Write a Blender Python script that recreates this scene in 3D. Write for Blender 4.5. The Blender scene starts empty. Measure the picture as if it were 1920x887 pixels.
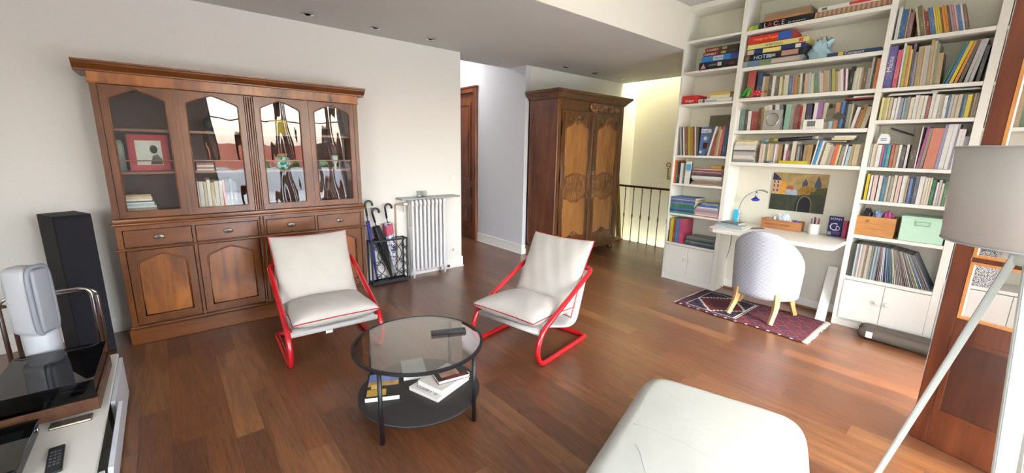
import bpy, bmesh, math, random
from mathutils import Vector, Matrix, Euler
random.seed(7)
S = bpy.context.scene
COL = S.collection
R = math.radians

EXPOSURE=0.75
SKY=6
SUN=3
HALL=12
ROWS = {
 'C3a': (2.18, [(-1955,75,266,0,'red2'), (-1861,49,246,0,'navygrey'), (-1808,22,203,0,'beige'), (-1784,38,200,-0.3,'tan'), (-1744,31,194,-0.7,'olive'), (-1711,27,198,-1,'white'), (-1682,36,185,-1.4,'darkgrey'), (-1642,26,181,-2.4,'paleyellow'), (-1615,15,160,-2.4,'beige'), (-1599,39,191,-2.5,'cream'), (-1558,27,183,-2.8,'teal'), (-1529,16,186,-2.8,'mauve'), (-1512,31,180,-3.1,'ochre'), (-1480,14,166,-3.5,'greygreen'), (-1464,21,195,-3.8,'cream'), (-1441,18,184,-4.1,'darkteal'), (-1422,31,184,-4.1,'peach'), (-1390,21,200,-4.4,'paleblue'), (-1368,27,182,-4.7,'cream')]),
 'C3b': (2.18, [(-1337,31,175,-8,'green'), (-1306,9,174,-8.3,'greygreen'), (-1296,15,197,-8.3,'white'), (-1280,17,179,-8.4,'palepink'), (-1262,28,199,-8.2,'tan'), (-1233,16,194,-8.4,'cream'), (-1217,17,197,-8.3,'slate'), (-1199,26,203,-7.7,'yellowgreen'), (-1172,19,181,-7.7,'tan'), (-1152,17,179,-8,'cream'), (-1134,21,194,-8.2,'white'), (-1113,12,195,-8.3,'magenta'), (-1100,16,193,-6.4,'white'), (-1083,28,206,0,'black'), (-1054,7,167,0,'palegreen'), (-1046,13,192,0,'cream'), (-1033,12,190,0,'cream'), (-1020,15,192,0,'white'), (-1004,14,190,0,'tan'), (-989,26,181,0,'darkbrown'), (-962,20,178,0,'grey'), (-942,16,265,0,'pinkgrey'), (-925,9,263,0,'black'), (-915,6,261,0,'green'), (-908,23,251,0,'orange')]),
 'C4a': (1.845, [(-2030,31,220,0,'white'), (-1997,50,226,0,'tealgrey'), (-1944,26,211,0,'black'), (-1913,33,204,-1.2,'white'), (-1877,66,194,-1.9,'darkred'), (-1809,29,227,-2.3,'brown'), (-1779,25,221,-2.6,'tan'), (-1751,37,243,-3.3,'cream'), (-1710,33,257,-4,'white'), (-1673,25,253,-4.7,'black'), (-1644,39,256,-5.3,'white'), (-1601,32,253,-6,'slate'), (-1565,50,251,0,'mint'), (-1513,29,249,0,'pinkgrey'), (-1482,44,224,0,'brownred'), (-1437,18,228,0,'red2'), (-1417,28,248,0,'cream')]),
 'C4b': (1.845, [(-1369,44,243,-4.7,'navypurple'), (-1323,28,249,0,'white'), (-1294,49,249,-0.2,'mauve'), (-1243,25,240,0,'beige'), (-1217,28,108,-0.5,'taupe'), (-1187,31,111,-0.9,'paleblue'), (-1153,34,239,0,'terracotta'), (-1118,9,238,0,'darkgreen'), (-1108,24,245,0,'blue'), (-1083,10,244,0,'navy'), (-1072,10,220,0,'darkgrey'), (-1060,25,220,0,'greygreen'), (-1034,12,218,0,'beige'), (-1019,26,187,8,'white'), (-992,15,167,9.9,'darkred'), (-976,25,207,9.6,'ochre'), (-950,34,189,9.3,'cream')]),
 'C5a': (1.51, [(-1744,25,196,0,'palepink'), (-1717,21,196,0,'cream'), (-1694,24,196,0,'grey'), (-1668,15,196,0,'paleyellow'), (-1651,44,196,0,'pinkbeige'), (-1605,16,198,0,'white'), (-1588,14,193,0,'pinkbeige'), (-1574,35,187,0,'tanbrown'), (-1518,21,195,0,'white'), (-1495,21,135,0,'magenta'), (-1473,18,136,0,'darkpurple'), (-1453,36,220,0,'cream'), (-1415,10,190,0,'black'), (-1404,24,184,0,'silver'), (-1378,17,190,0,'navy')]),
 'C5b': (1.51, [(-1363,18,191,-5.6,'navy'), (-1343,25,186,0,'tanbrown'), (-1317,42,190,0,'tanbrown'), (-1268,13,232,6.3,'white'), (-1253,21,226,8.4,'skyblue'), (-1231,16,226,8.2,'white'), (-1214,13,208,7.9,'darkpurple'), (-1199,25,207,7.6,'cream'), (-1174,18,189,7.4,'cream'), (-1154,17,192,6.8,'cream'), (-1136,18,178,6.5,'pinkgrey'), (-1116,19,191,6.1,'coral'), (-1096,14,190,5.9,'orange'), (-1082,14,189,5.7,'paleyellow'), (-1067,7,181,5.4,'slate'), (-1059,25,178,5.1,'taupe'), (-1029,15,191,3.8,'white'), (-1014,6,191,3.6,'black'), (-1007,23,178,3.3,'paleblue'), (-980,23,192,2,'tan'), (-955,16,192,1.4,'paletan'), (-938,21,192,1.1,'paletan'), (-915,28,209,0.5,'taupe')]),
 'R1': (2.563, [(-828,14,252,0,'white'), (-813,9,250,0,'white'), (-803,7,229,0,'teal'), (-795,20,229,0,'blue'), (-775,9,226,0,'purplegrey'), (-764,11,232,0,'grey'), (-752,26,203,0,'brownpink'), (-678,14,233,-13.2,'paletan'), (-663,24,243,-13.2,'olive'), (-638,7,226,-13.2,'tan'), (-630,23,191,-13.3,'redbrown'), (-604,9,218,-14,'teal'), (-594,18,215,-14,'blue'), (-574,11,214,-14.1,'yellow'), (-562,11,211,-14.1,'yellow'), (-550,12,210,-14.2,'yellow'), (-537,10,206,-14.3,'brown'), (-526,14,212,-14.3,'orange2'), (-512,15,210,-14.3,'orange2'), (-496,10,209,-14.4,'black'), (-484,13,211,-14.6,'grey'), (-470,11,209,-14.6,'pink'), (-458,11,202,-14.6,'palepink'), (-446,22,201,-14.7,'blue'), (-424,11,204,-14.7,'white'), (-411,16,198,-14.8,'brown')]),
 'R2a': (2.175, [(-839,53,340,0,'royalblue'), (-781,30,303,0,'hotpink'), (-744,14,360,-1.3,'white'), (-727,21,330,-1.5,'lime'), (-704,12,324,-1.7,'coral'), (-692,11,295,-1.8,'yellow'), (-677,17,342,-2.4,'purplegrey'), (-660,14,270,-2.4,'grey'), (-643,14,310,-2.8,'paletan'), (-629,19,310,-2.8,'tan'), (-608,13,309,-2.8,'paletan'), (-595,23,310,-3,'silver'), (-571,20,352,-3.1,'tan'), (-550,16,339,-3.1,'paletan'), (-533,16,314,-3.1,'greygreen'), (-517,27,241,-3.2,'tan')]),
 'R2b': (2.175, [(-480,12,300,14.5,'green'), (-463,17,305,13.5,'blue'), (-441,21,308,12.5,'yellow'), (-414,17,308,11.5,'orange2'), (-390,20,306,10,'black'), (-360,21,310,8.2,'silver'), (-335,21,310,7,'silver'), (-298,21,260,4,'darkgrey')]),
 'R3': (1.91, [(-826,18,189,0,'paleyellow'), (-806,18,187,0,'paleyellow'), (-787,14,186,0,'paleyellow'), (-771,20,187,0,'beige'), (-747,21,178,0,'white'), (-724,17,187,0,'white'), (-706,22,175,0,'lavender'), (-680,17,173,0,'palegreenblue'), (-662,19,184,0,'grey'), (-641,24,175,0,'cream'), (-615,26,192,0,'white'), (-588,27,187,0,'cream'), (-559,21,185,0,'white'), (-535,17,174,0,'redgrey'), (-516,21,199,0,'white'), (-494,26,190,0,'white'), (-465,14,184,-0.8,'cream'), (-450,10,182,-0.8,'grey'), (-439,20,175,-1.1,'white'), (-419,12,170,0,'blue'), (-406,16,182,0,'silver'), (-389,22,176,0,'beige'), (-366,23,179,0,'beige'), (-342,11,173,0,'slate'), (-331,14,171,0,'teal'), (-316,25,174,0,'yellow'), (-290,8,177,0,'brown'), (-281,12,181,0,'taupe'), (-268,13,179,0,'taupe')]),
 'R4': (1.507, [(-839,13,200,0,'grey'), (-824,30,203,0,'cream'), (-792,29,192,0,'white'), (-759,12,192,0,'pink'), (-744,18,192,0,'blue'), (-724,22,192,0,'teal2'), (-697,20,198,0,'red'), (-675,24,193,0,'tan'), (-650,16,193,0,'white'), (-632,26,183,0,'darkgrey'), (-602,15,196,0,'white'), (-575,38,343,0,'black'), (-535,9,342,0,'white'), (-524,17,342,3.4,'magenta2'), (-506,20,327,3.2,'taupe'), (-481,65,326,2.3,'coral'), (-414,20,353,1.9,'lavender'), (-393,30,359,1.7,'white'), (-361,23,365,1.4,'white'), (-337,12,355,1.2,'lavender'), (-324,19,317,1,'white'), (-303,19,317,0.6,'white'), (-283,26,261,0.4,'lavender')]),
 'R5': (1.21, [(-825,20,242,0,'yellow'), (-799,16,225,0,'white'), (-777,29,226,0,'palepink'), (-740,26,226,0,'white'), (-710,28,217,0,'teal'), (-681,15,228,0,'beige'), (-663,20,224,0,'grey'), (-641,20,239,0,'cream'), (-616,25,229,0,'palepink'), (-586,31,238,0,'white'), (-553,10,214,0,'tan'), (-538,19,212,0,'blue'), (-517,11,210,0,'purplegrey'), (-504,22,247,0,'slate'), (-479,30,236,0,'white'), (-446,16,225,0,'cream'), (-429,13,226,0,'cream'), (-415,13,227,0,'cream'), (-399,18,211,0,'green'), (-380,6,208,0,'black'), (-373,12,192,0,'white'), (-360,15,214,0,'silver'), (-343,16,186,0,'cream'), (-325,19,204,0,'green'), (-305,19,205,0,'white')]),
 'L3a': (1.567, [(-2618,15,345,-7.5,'silver'), (-2600,17,344,-6.8,'black'), (-2581,15,344,-7.1,'white'), (-2562,39,354,-7,'brownred'), (-2520,18,347,-6.6,'lime'), (-2499,33,345,-5.6,'ochre'), (-2463,21,346,-6,'brownred'), (-2440,15,350,-6.2,'white'), (-2424,11,349,-6.2,'black')]),
 'L3b': (1.567, [(-2330,25,343,12.1,'navy'), (-2302,20,343,11.6,'white'), (-2257,30,239,5.7,'redbrown'), (-2224,25,325,5,'tan'), (-2196,16,298,4.4,'beige'), (-2177,32,344,3.8,'red'), (-2137,45,395,2.5,'slate')]),
 'L4': (1.228, [(-2682,22,293,0,'orange'), (-2658,21,259,0,'darkgrey'), (-2635,28,264,0,'black'), (-2604,35,248,0,'white'), (-2567,16,249,0,'darkgreen')]),
 'L6': (0.487, [(-2678,19,143,0,'black'), (-2656,40,358,0,'yellow'), (-2614,33,335,-0.4,'redbrown'), (-2578,48,358,-0.7,'blue'), (-2526,54,330,-1.1,'hotpink')]),
 'LP': (0.493, [(-2654,12,318,0,'black'), (-2641,12,318,0,'black'), (-2628,12,318,0,'darkteal'), (-2615,12,318,0,'darkteal'), (-2602,12,318,0,'slate'), (-2590,12,318,0,'navy'), (-2577,12,318,-0.1,'cream'), (-2564,12,318,-0.1,'darkgrey'), (-2551,12,318,-0.2,'teal'), (-2538,12,318,-0.2,'tan'), (-2526,11,318,-0.3,'silver'), (-2514,11,318,-0.3,'cream'), (-2502,11,318,-0.4,'cream'), (-2490,11,318,-0.4,'white'), (-2478,11,318,-0.5,'teal'), (-2467,11,318,-0.5,'lavender'), (-2455,11,318,-0.6,'brownpink'), (-2443,11,318,-0.6,'navy'), (-2431,11,318,-0.7,'beige'), (-2419,11,318,-0.7,'beige'), (-2408,11,318,-0.8,'white'), (-2396,11,318,-0.8,'slate'), (-2384,11,318,-0.8,'lavender'), (-2372,11,318,-0.9,'lavender'), (-2360,11,318,-0.9,'black'), (-2349,11,318,-1,'navy'), (-2337,11,318,-1,'beige'), (-2325,11,318,-1,'silver'), (-2313,11,318,-1.1,'palegreen'), (-2301,10,318,-1.1,'cream'), (-2291,10,318,-1.1,'navy'), (-2280,10,318,-1.2,'slate'), (-2269,10,318,-1.2,'brownpink'), (-2258,10,318,-1.2,'white'), (-2247,10,318,-1.3,'palegreen'), (-2237,10,318,-1.3,'grey'), (-2226,10,318,-1.3,'beige'), (-2215,10,318,-1.4,'navy'), (-2204,10,318,-1.4,'beige'), (-2193,10,318,-1.4,'navy'), (-2183,10,318,-1.4,'slate'), (-2172,10,318,-1.5,'silver'), (-2161,10,318,-1.5,'navy'), (-2150,10,318,-1.5,'navy'), (-2139,10,318,-1.5,'grey'), (-2129,10,318,-1.6,'palegreen'), (-2118,10,318,-1.6,'darkgrey'), (-2107,10,318,-1.6,'palegreen'), (-2096,10,318,-1.6,'palegreen'), (-2085,10,318,-1.7,'slate')]),
}

# ------------------------------------------------------------------ materials
def lin(h):
    if isinstance(h, str):
        h = h.lstrip('#'); c = [int(h[i:i+2], 16)/255 for i in (0, 2, 4)]
    else: c = h
    return tuple((x/12.92 if x <= .04045 else ((x+.055)/1.055)**2.4) for x in c) + (1,)
MATS = {}
def newmat(name):
    m = bpy.data.materials.new(name); m.use_nodes = True
    nt = m.node_tree; nt.nodes.clear()
    out = nt.nodes.new('ShaderNodeOutputMaterial'); b = nt.nodes.new('ShaderNodeBsdfPrincipled')
    nt.links.new(b.outputs[0], out.inputs[0])
    return m, nt, b, out
def N(nt, t, **kw):
    n = nt.nodes.new('ShaderNode'+t)
    for k, v in kw.items():
        if k in n.inputs: n.inputs[k].default_value = v
        else: setattr(n, k, v)
    return n
def L(nt, a, b): nt.links.new(a, b)
def math_(nt, op, a, b=None, c=None):
    n = nt.nodes.new('ShaderNodeMath'); n.operation = op
    for i, v in enumerate((a, b, c)):
        if v is None: continue
        if hasattr(v, 'links'): nt.links.new(v, n.inputs[i])
        else: n.inputs[i].default_value = v
    return n.outputs[0]
def mixc(nt, f, a, b, mode='MIX'):
    n = nt.nodes.new('ShaderNodeMix'); n.data_type = 'RGBA'; n.blend_type = mode
    if hasattr(f, 'links'): L(nt, f, n.inputs[0])
    else: n.inputs[0].default_value = f
    for v, i in ((a, 6), (b, 7)):
        if hasattr(v, 'links'): L(nt, v, n.inputs[i])
        else: n.inputs[i].default_value = v
    return n.outputs[2]
def bump(nt, b, h, strength=.2, dist=.002):
    n = N(nt, 'Bump', Strength=strength, Distance=dist); L(nt, h, n.inputs['Height']); L(nt, n.outputs[0], b.inputs['Normal'])
def ocoord(nt, scale=(1, 1, 1), kind='Object', rot=(0, 0, 0)):
    tc = nt.nodes.new('ShaderNodeTexCoord'); mp = nt.nodes.new('ShaderNodeMapping')
    mp.inputs['Scale'].default_value = scale; mp.inputs['Rotation'].default_value = rot
    L(nt, tc.outputs[kind], mp.inputs[0]); return mp.outputs[0]
def plain(name, col, rough=.5, metal=0, noise=0, nscale=40, bmp=0, coat=0, spec=.5):
    if name in MATS: return MATS[name]
    m, nt, b, o = newmat(name)
    c = lin(col)
    b.inputs['Base Color'].default_value = c; b.inputs['Roughness'].default_value = rough
    b.inputs['Metallic'].default_value = metal; b.inputs['Coat Weight'].default_value = coat
    b.inputs['Specular IOR Level'].default_value = spec
    if noise or bmp:
        n = N(nt, 'TexNoise', Scale=nscale, Detail=4); L(nt, ocoord(nt), n.inputs[0])
        if noise:
            d = tuple(x*(1-noise) for x in c[:3])+(1,); e = tuple(min(1, x*(1+noise)) for x in c[:3])+(1,)
            L(nt, mixc(nt, n.outputs[0], d, e), b.inputs['Base Color'])
        if bmp: bump(nt, b, n.outputs[0], bmp, .003)
    MATS[name] = m; return m
def wood(name, dark, light, axis=2, scale=3, rough=.35, stretch=9, coat=.2, lohi=(.36, .66)):
    if name in MATS: return MATS[name]
    m, nt, b, o = newmat(name)
    sc = [stretch]*3; sc[axis] = 1
    co = ocoord(nt, [s*scale for s in sc])
    n1 = N(nt, 'TexNoise', Scale=1, Detail=6, Roughness=.6, Distortion=.6); L(nt, co, n1.inputs[0])
    sc2 = [stretch*5]*3; sc2[axis] = 1.5
    n2 = N(nt, 'TexNoise', Scale=1, Detail=3); L(nt, ocoord(nt, [s*scale for s in sc2]), n2.inputs[0])
    n3 = N(nt, 'TexNoise', Scale=1.2, Detail=2, Distortion=2.5); L(nt, ocoord(nt, [s*scale*.35 for s in [2.2 if i != axis else .8 for i in range(3)]]), n3.inputs[0])
    r = nt.nodes.new('ShaderNodeValToRGB'); r.color_ramp.elements[0].position = lohi[0]; r.color_ramp.elements[1].position = lohi[1]
    r.color_ramp.elements[0].color = lin(dark); r.color_ramp.elements[1].color = lin(light)
    f = math_(nt, 'ADD', math_(nt, 'MULTIPLY', n1.outputs[0], .5), math_(nt, 'ADD', math_(nt, 'MULTIPLY', n2.outputs[0], .18), math_(nt, 'MULTIPLY', n3.outputs[0], .34)))
    L(nt, f, r.inputs[0]); L(nt, r.outputs[0], b.inputs['Base Color'])
    b.inputs['Roughness'].default_value = rough; b.inputs['Coat Weight'].default_value = coat; b.inputs['Coat Roughness'].default_value = .18
    bump(nt, b, n2.outputs[0], .08, .001)
    MATS[name] = m; return m
def clearglass(name, tint=(1, 1, 1), refl=1.0, rough=0.0):
    if name in MATS: return MATS[name]
    m, nt, b, o = newmat(name); nt.nodes.remove(b)
    t = N(nt, 'BsdfTransparent'); t.inputs[0].default_value = tuple(tint)+(1,)
    g = N(nt, 'BsdfGlossy', Roughness=rough)
    fr = N(nt, 'Fresnel', IOR=1.5); mx = nt.nodes.new('ShaderNodeMixShader')
    ge = nt.nodes.new('ShaderNodeNewGeometry'); L(nt, math_(nt, 'MULTIPLY', math_(nt, 'MINIMUM', math_(nt, 'MULTIPLY', fr.outputs[0], refl), 1.0), math_(nt, 'SUBTRACT', 1.0, ge.outputs['Backfacing'])), mx.inputs[0]); L(nt, t.outputs[0], mx.inputs[1]); L(nt, g.outputs[0], mx.inputs[2])
    L(nt, mx.outputs[0], o.inputs[0]); MATS[name] = m; return m

# ------------------------------------------------------------------ mesh builder
class MB:
    def __init__(s): s.bm = bmesh.new(); s.mi = 0
    def _fin(s, faces, smooth=False):
        for f in faces: f.material_index = s.mi; f.smooth = smooth
    def box(s, x0, x1, y0, y1, z0, z1, bev=0, seg=2, M=None):
        vs = [s.bm.verts.new(v) for v in [(x0,y0,z0),(x1,y0,z0),(x1,y1,z0),(x0,y1,z0),(x0,y0,z1),(x1,y0,z1),(x1,y1,z1),(x0,y1,z1)]]
        fs = [s.bm.faces.new([vs[i] for i in q]) for q in [(0,3,2,1),(4,5,6,7),(0,1,5,4),(1,2,6,5),(2,3,7,6),(3,0,4,7)]]
        s._fin(fs)
        allv = vs
        if bev:
            es = list({e for f in fs for e in f.edges})
            r = bmesh.ops.bevel(s.bm, geom=es, offset=bev, segments=seg, profile=.5, affect='EDGES')
            allv = list({v for f in r['faces'] for v in f.verts} | {v for v in vs if v.is_valid})
            for f in {f for v in allv for f in v.link_faces}: f.material_index = s.mi; f.smooth = seg > 2
        if M is not None: bmesh.ops.transform(s.bm, matrix=M, verts=allv)
        return s
    def poly_prism(s, pts, axis, a0, a1, M=None):
        """pts 2-D outline; axis 0/1/2 = extrusion axis, from a0 to a1"""
        def P(p, a):
            if axis == 0: return (a, p[0], p[1])
            if axis == 1: return (p[0], a, p[1])
            return (p[0], p[1], a)
        A = [s.bm.verts.new(P(p, a0)) for p in pts]; B = [s.bm.verts.new(P(p, a1)) for p in pts]
        fs = [s.bm.faces.new(A), s.bm.faces.new(B[::-1])]
        n = len(pts)
        for i in range(n): fs.append(s.bm.faces.new([A[i], B[i], B[(i+1) % n], A[(i+1) % n]]))
        s._fin(fs); bmesh.ops.recalc_face_normals(s.bm, faces=fs)
        if M is not None: bmesh.ops.transform(s.bm, matrix=M, verts=A+B)
        return s
    def plate(s, outer, inner, axis, a0, a1):
        """flat plate with one hole"""
        def P(p, a):
            if axis == 0: return (a, p[0], p[1])
            if axis == 1: return (p[0], a, p[1])
            return (p[0], p[1], a)
        loops = []; faces = []
        for a in (a0, a1):
            es = []; vv = []
            for lp in (outer, inner):
                vs = [s.bm.verts.new(P(p, a)) for p in lp]; vv.append(vs)
                es += [s.bm.edges.new((vs[i], vs[(i+1) % len(vs)])) for i in range(len(vs))]
            r = bmesh.ops.triangle_fill(s.bm, edges=es, use_beauty=True)
            faces += [g for g in r['geom'] if isinstance(g, bmesh.types.BMFace)]
            loops.append(vv)
        for k in (0, 1):
            A, B = loops[0][k], loops[1][k]; n = len(A)
            for i in range(n): faces.append(s.bm.faces.new([A[i], A[(i+1) % n], B[(i+1) % n], B[i]]))
        s._fin(faces); bmesh.ops.recalc_face_normals(s.bm, faces=faces)
        return s
    def tube(s, pts, r, seg=8, closed=False, caps=True, radii=None, flat=None):
        pts = [Vector(p) for p in pts]; n = len(pts); rings = []
        T = []
        for i in range(n):
            a = pts[(i-1) % n] if (closed or i > 0) else pts[i]; b = pts[(i+1) % n] if (closed or i < n-1) else pts[i]
            t = (b-a); T.append(t.normalized() if t.length > 1e-9 else Vector((0, 0, 1)))
        up = Vector((0, 0, 1)) if abs(T[0].z) < .9 else Vector((1, 0, 0))
        nrm = (up - T[0]*up.dot(T[0])).normalized()
        for i in range(n):
            nrm = (nrm - T[i]*nrm.dot(T[i]))
            if nrm.length < 1e-6: nrm = T[i].orthogonal()
            nrm.normalize(); bn = T[i].cross(nrm)
            rr = radii[i] if radii else r
            fl = flat or (1, 1)
            rings.append([s.bm.verts.new(pts[i]+(nrm*math.cos(a)*fl[0]+bn*math.sin(a)*fl[1])*rr) for a in [2*math.pi*k/seg for k in range(seg)]])
        fs = []
        for i in range(n if closed else n-1):
            A, B = rings[i], rings[(i+1) % n]
            off = 0
            if closed and i == n-1:
                off = min(range(seg), key=lambda o: (A[0].co-B[o].co).length)
            for k in range(seg): fs.append(s.bm.faces.new([A[k], A[(k+1) % seg], B[(k+1+off) % seg], B[(k+off) % seg]]))
        s._fin(fs, True)
        if caps and not closed:
            c = [s.bm.faces.new(rings[0][::-1]), s.bm.faces.new(rings[-1])]; s._fin(c)
        return s
    def lathe(s, prof, c=(0, 0, 0), seg=20, M=None, smooth=True):
        rings = []; nv = []
        for r, z in prof:
            if r < 1e-5: v = s.bm.verts.new((c[0], c[1], c[2]+z)); rings.append([v]); nv.append(v)
            else:
                q = [s.bm.verts.new((c[0]+r*math.cos(2*math.pi*k/seg), c[1]+r*math.sin(2*math.pi*k/seg), c[2]+z)) for k in range(seg)]; rings.append(q); nv += q
        fs = []
        for A, B in zip(rings, rings[1:]):
            for k in range(seg):
                q = [A[k % len(A)], A[(k+1) % len(A)], B[(k+1) % len(B)], B[k % len(B)]]
                q2 = []
                for v in q:
                    if v not in q2: q2.append(v)
                if len(q2) >= 3:
                    try: fs.append(s.bm.faces.new(q2))
                    except ValueError: pass
        s._fin(fs, smooth)
        for q, rev in ((rings[0], True), (rings[-1], False)):
            if len(q) > 2:
                f = s.bm.faces.new(q[::-1] if rev else q); s._fin([f])
        if M is not None: bmesh.ops.transform(s.bm, matrix=M, verts=nv)
        return s
    def grid(s, fn, nu, nv, smooth=True, closeu=False, closev=False, mat=None):
        V = [[s.bm.verts.new(fn(i/nu, j/nv)) for j in range(nv+(0 if closev else 1))] for i in range(nu+(0 if closeu else 1))]
        for i in range(nu):
            for j in range(nv):
                i2 = (i+1) % len(V); j2 = (j+1) % len(V[0])
                f = s.bm.faces.new([V[i][j], V[i2][j], V[i2][j2], V[i][j2]]); f.smooth = smooth
                f.material_index = mat(i, j) if mat else s.mi
        return s
    def build(s, name, mats, parent=None, origin=None, world=False, weld=False, normals=False):
        if weld: bmesh.ops.remove_doubles(s.bm, verts=s.bm.verts, dist=1e-5)
        if normals: bmesh.ops.recalc_face_normals(s.bm, faces=s.bm.faces)
        me = bpy.data.meshes.new(name)
        if not isinstance(mats, (list, tuple)): mats = [mats]
        for m in mats: me.materials.append(m)
        if world and parent is not None:
            M = Matrix.Identity(4); p = parent
            M = world_of(parent).inverted(); bmesh.ops.transform(s.bm, matrix=M, verts=s.bm.verts)
        if origin is not None: bmesh.ops.translate(s.bm, vec=-Vector(origin), verts=s.bm.verts)
        s.bm.to_mesh(me); s.bm.free()
        o = bpy.data.objects.new(name, me); COL.objects.link(o)
        if origin is not None: o.location = origin
        if parent is not None: o.parent = parent
        return o
def world_of(o):
    M = Matrix.LocRotScale(o.location, o.rotation_euler, o.scale)
    return world_of(o.parent) @ M if o.parent else M
def tag(o, label, cat, group=None):
    o['label'] = label; o['category'] = cat
    if group: o['group'] = group
    return o
def thing(name, label, cat, loc=(0, 0, 0), rz=0, group=None):
    o = bpy.data.objects.new(name, None); o.empty_display_size = .1; COL.objects.link(o)
    o.location = loc; o.rotation_euler = (0, 0, rz)
    return tag(o, label, cat, group)
def struct(o, kind='structure'): o['kind'] = kind; return o
def fillet(pts, r, n=6, closed=False):
    pts = [Vector(p) for p in pts]; out = []; m = len(pts)
    for i in range(m):
        if not closed and i in (0, m-1): out.append(pts[i]); continue
        p = pts[i]; a = pts[(i-1) % m]-p; b = pts[(i+1) % m]-p
        rr = min(r if not isinstance(r, (list, tuple)) else r[i], a.length*.49, b.length*.49)
        A = p+a.normalized()*rr; B = p+b.normalized()*rr
        for k in range(n+1):
            t = k/n; out.append(A*(1-t)**2+p*2*t*(1-t)+B*t*t)
    return out
def Mrt(loc, rz=0, rx=0, ry=0): return Matrix.Translation(loc) @ Euler((rx, ry, rz)).to_matrix().to_4x4()
def text(body, size, mat, parent, loc, rot=(R(90), 0, 0), name='lettering', ext=.0006, sx=1, align='LEFT', world=True, offset=0, label=None):
    cu = bpy.data.curves.new(name, 'FONT'); cu.body = body; cu.size = size; cu.extrude = ext; cu.align_x = align; cu.resolution_u = 2; cu.offset = offset
    t = bpy.data.objects.new('tmp', cu); COL.objects.link(t)
    bpy.context.view_layer.update()
    me = bpy.data.meshes.new_from_object(t.evaluated_get(bpy.context.evaluated_depsgraph_get()))
    bpy.data.objects.remove(t); bpy.data.curves.remove(cu)
    me.name = name; me.materials.clear(); me.materials.append(mat)
    M = Matrix.Translation(loc) @ Euler(rot).to_matrix().to_4x4() @ Matrix.Diagonal((sx, 1, 1, 1))
    if parent is not None and world: M = world_of(parent).inverted() @ M
    me.transform(M)
    o = bpy.data.objects.new(name, me); COL.objects.link(o); o.parent = parent
    if label: o['label'] = label
    return o

# ------------------------------------------------------------------ shared materials
WHITE = plain('white_paint', '#e9e6dc', .45)
M_shelf = plain('shelf_lacquer', '#e9e6da', .38)
M_shelfin = plain('shelf_back_paint', '#e2ddcb', .6)
M_base = plain('baseboard_paint', '#eeece6', .4)
M_black = plain('black_metal', '#17171a', .4)
M_blackgloss = plain('black_gloss', '#0c0c10', .08, coat=.5)
M_chrome = plain('chrome', '#c8c8cc', .12, 1)
M_brass = plain('brass', '#a98846', .35, 1)
M_paper = plain('paper', '#e8e4d8', .8)
M_red = plain('red_enamel', '#bb121d', .25, coat=.6)
M_pages = plain('page_block', '#d9cfb6', .85)

def wallmat(name, col, bs=.12):
    m, nt, b, o = newmat(name)
    n = N(nt, 'TexNoise', Scale=60, Detail=4); L(nt, ocoord(nt, (1, 1, 3)), n.inputs[0])
    n2 = N(nt, 'TexNoise', Scale=260, Detail=2); L(nt, ocoord(nt, (1, 1, .4)), n2.inputs[0])
    c = lin(col)
    L(nt, mixc(nt, n.outputs[0], tuple(x*.95 for x in c[:3])+(1,), tuple(min(1, x*1.04) for x in c[:3])+(1,)), b.inputs['Base Color'])
    b.inputs['Roughness'].default_value = .85
    bump(nt, b, n2.outputs[0], bs, .002); MATS[name] = m; return m
M_wall = wallmat('woven_wallpaper', '#e2e1db')
M_wallhall = wallmat('hall_wallpaper', '#d4d5da')
M_wallcream = wallmat('stairwell_wall_paint', '#ece7cb')
M_ceil = plain('ceiling_paint', '#c9c8c3', .9)
M_fascia = wallmat('fascia_paint', '#e8e2d2')

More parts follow.
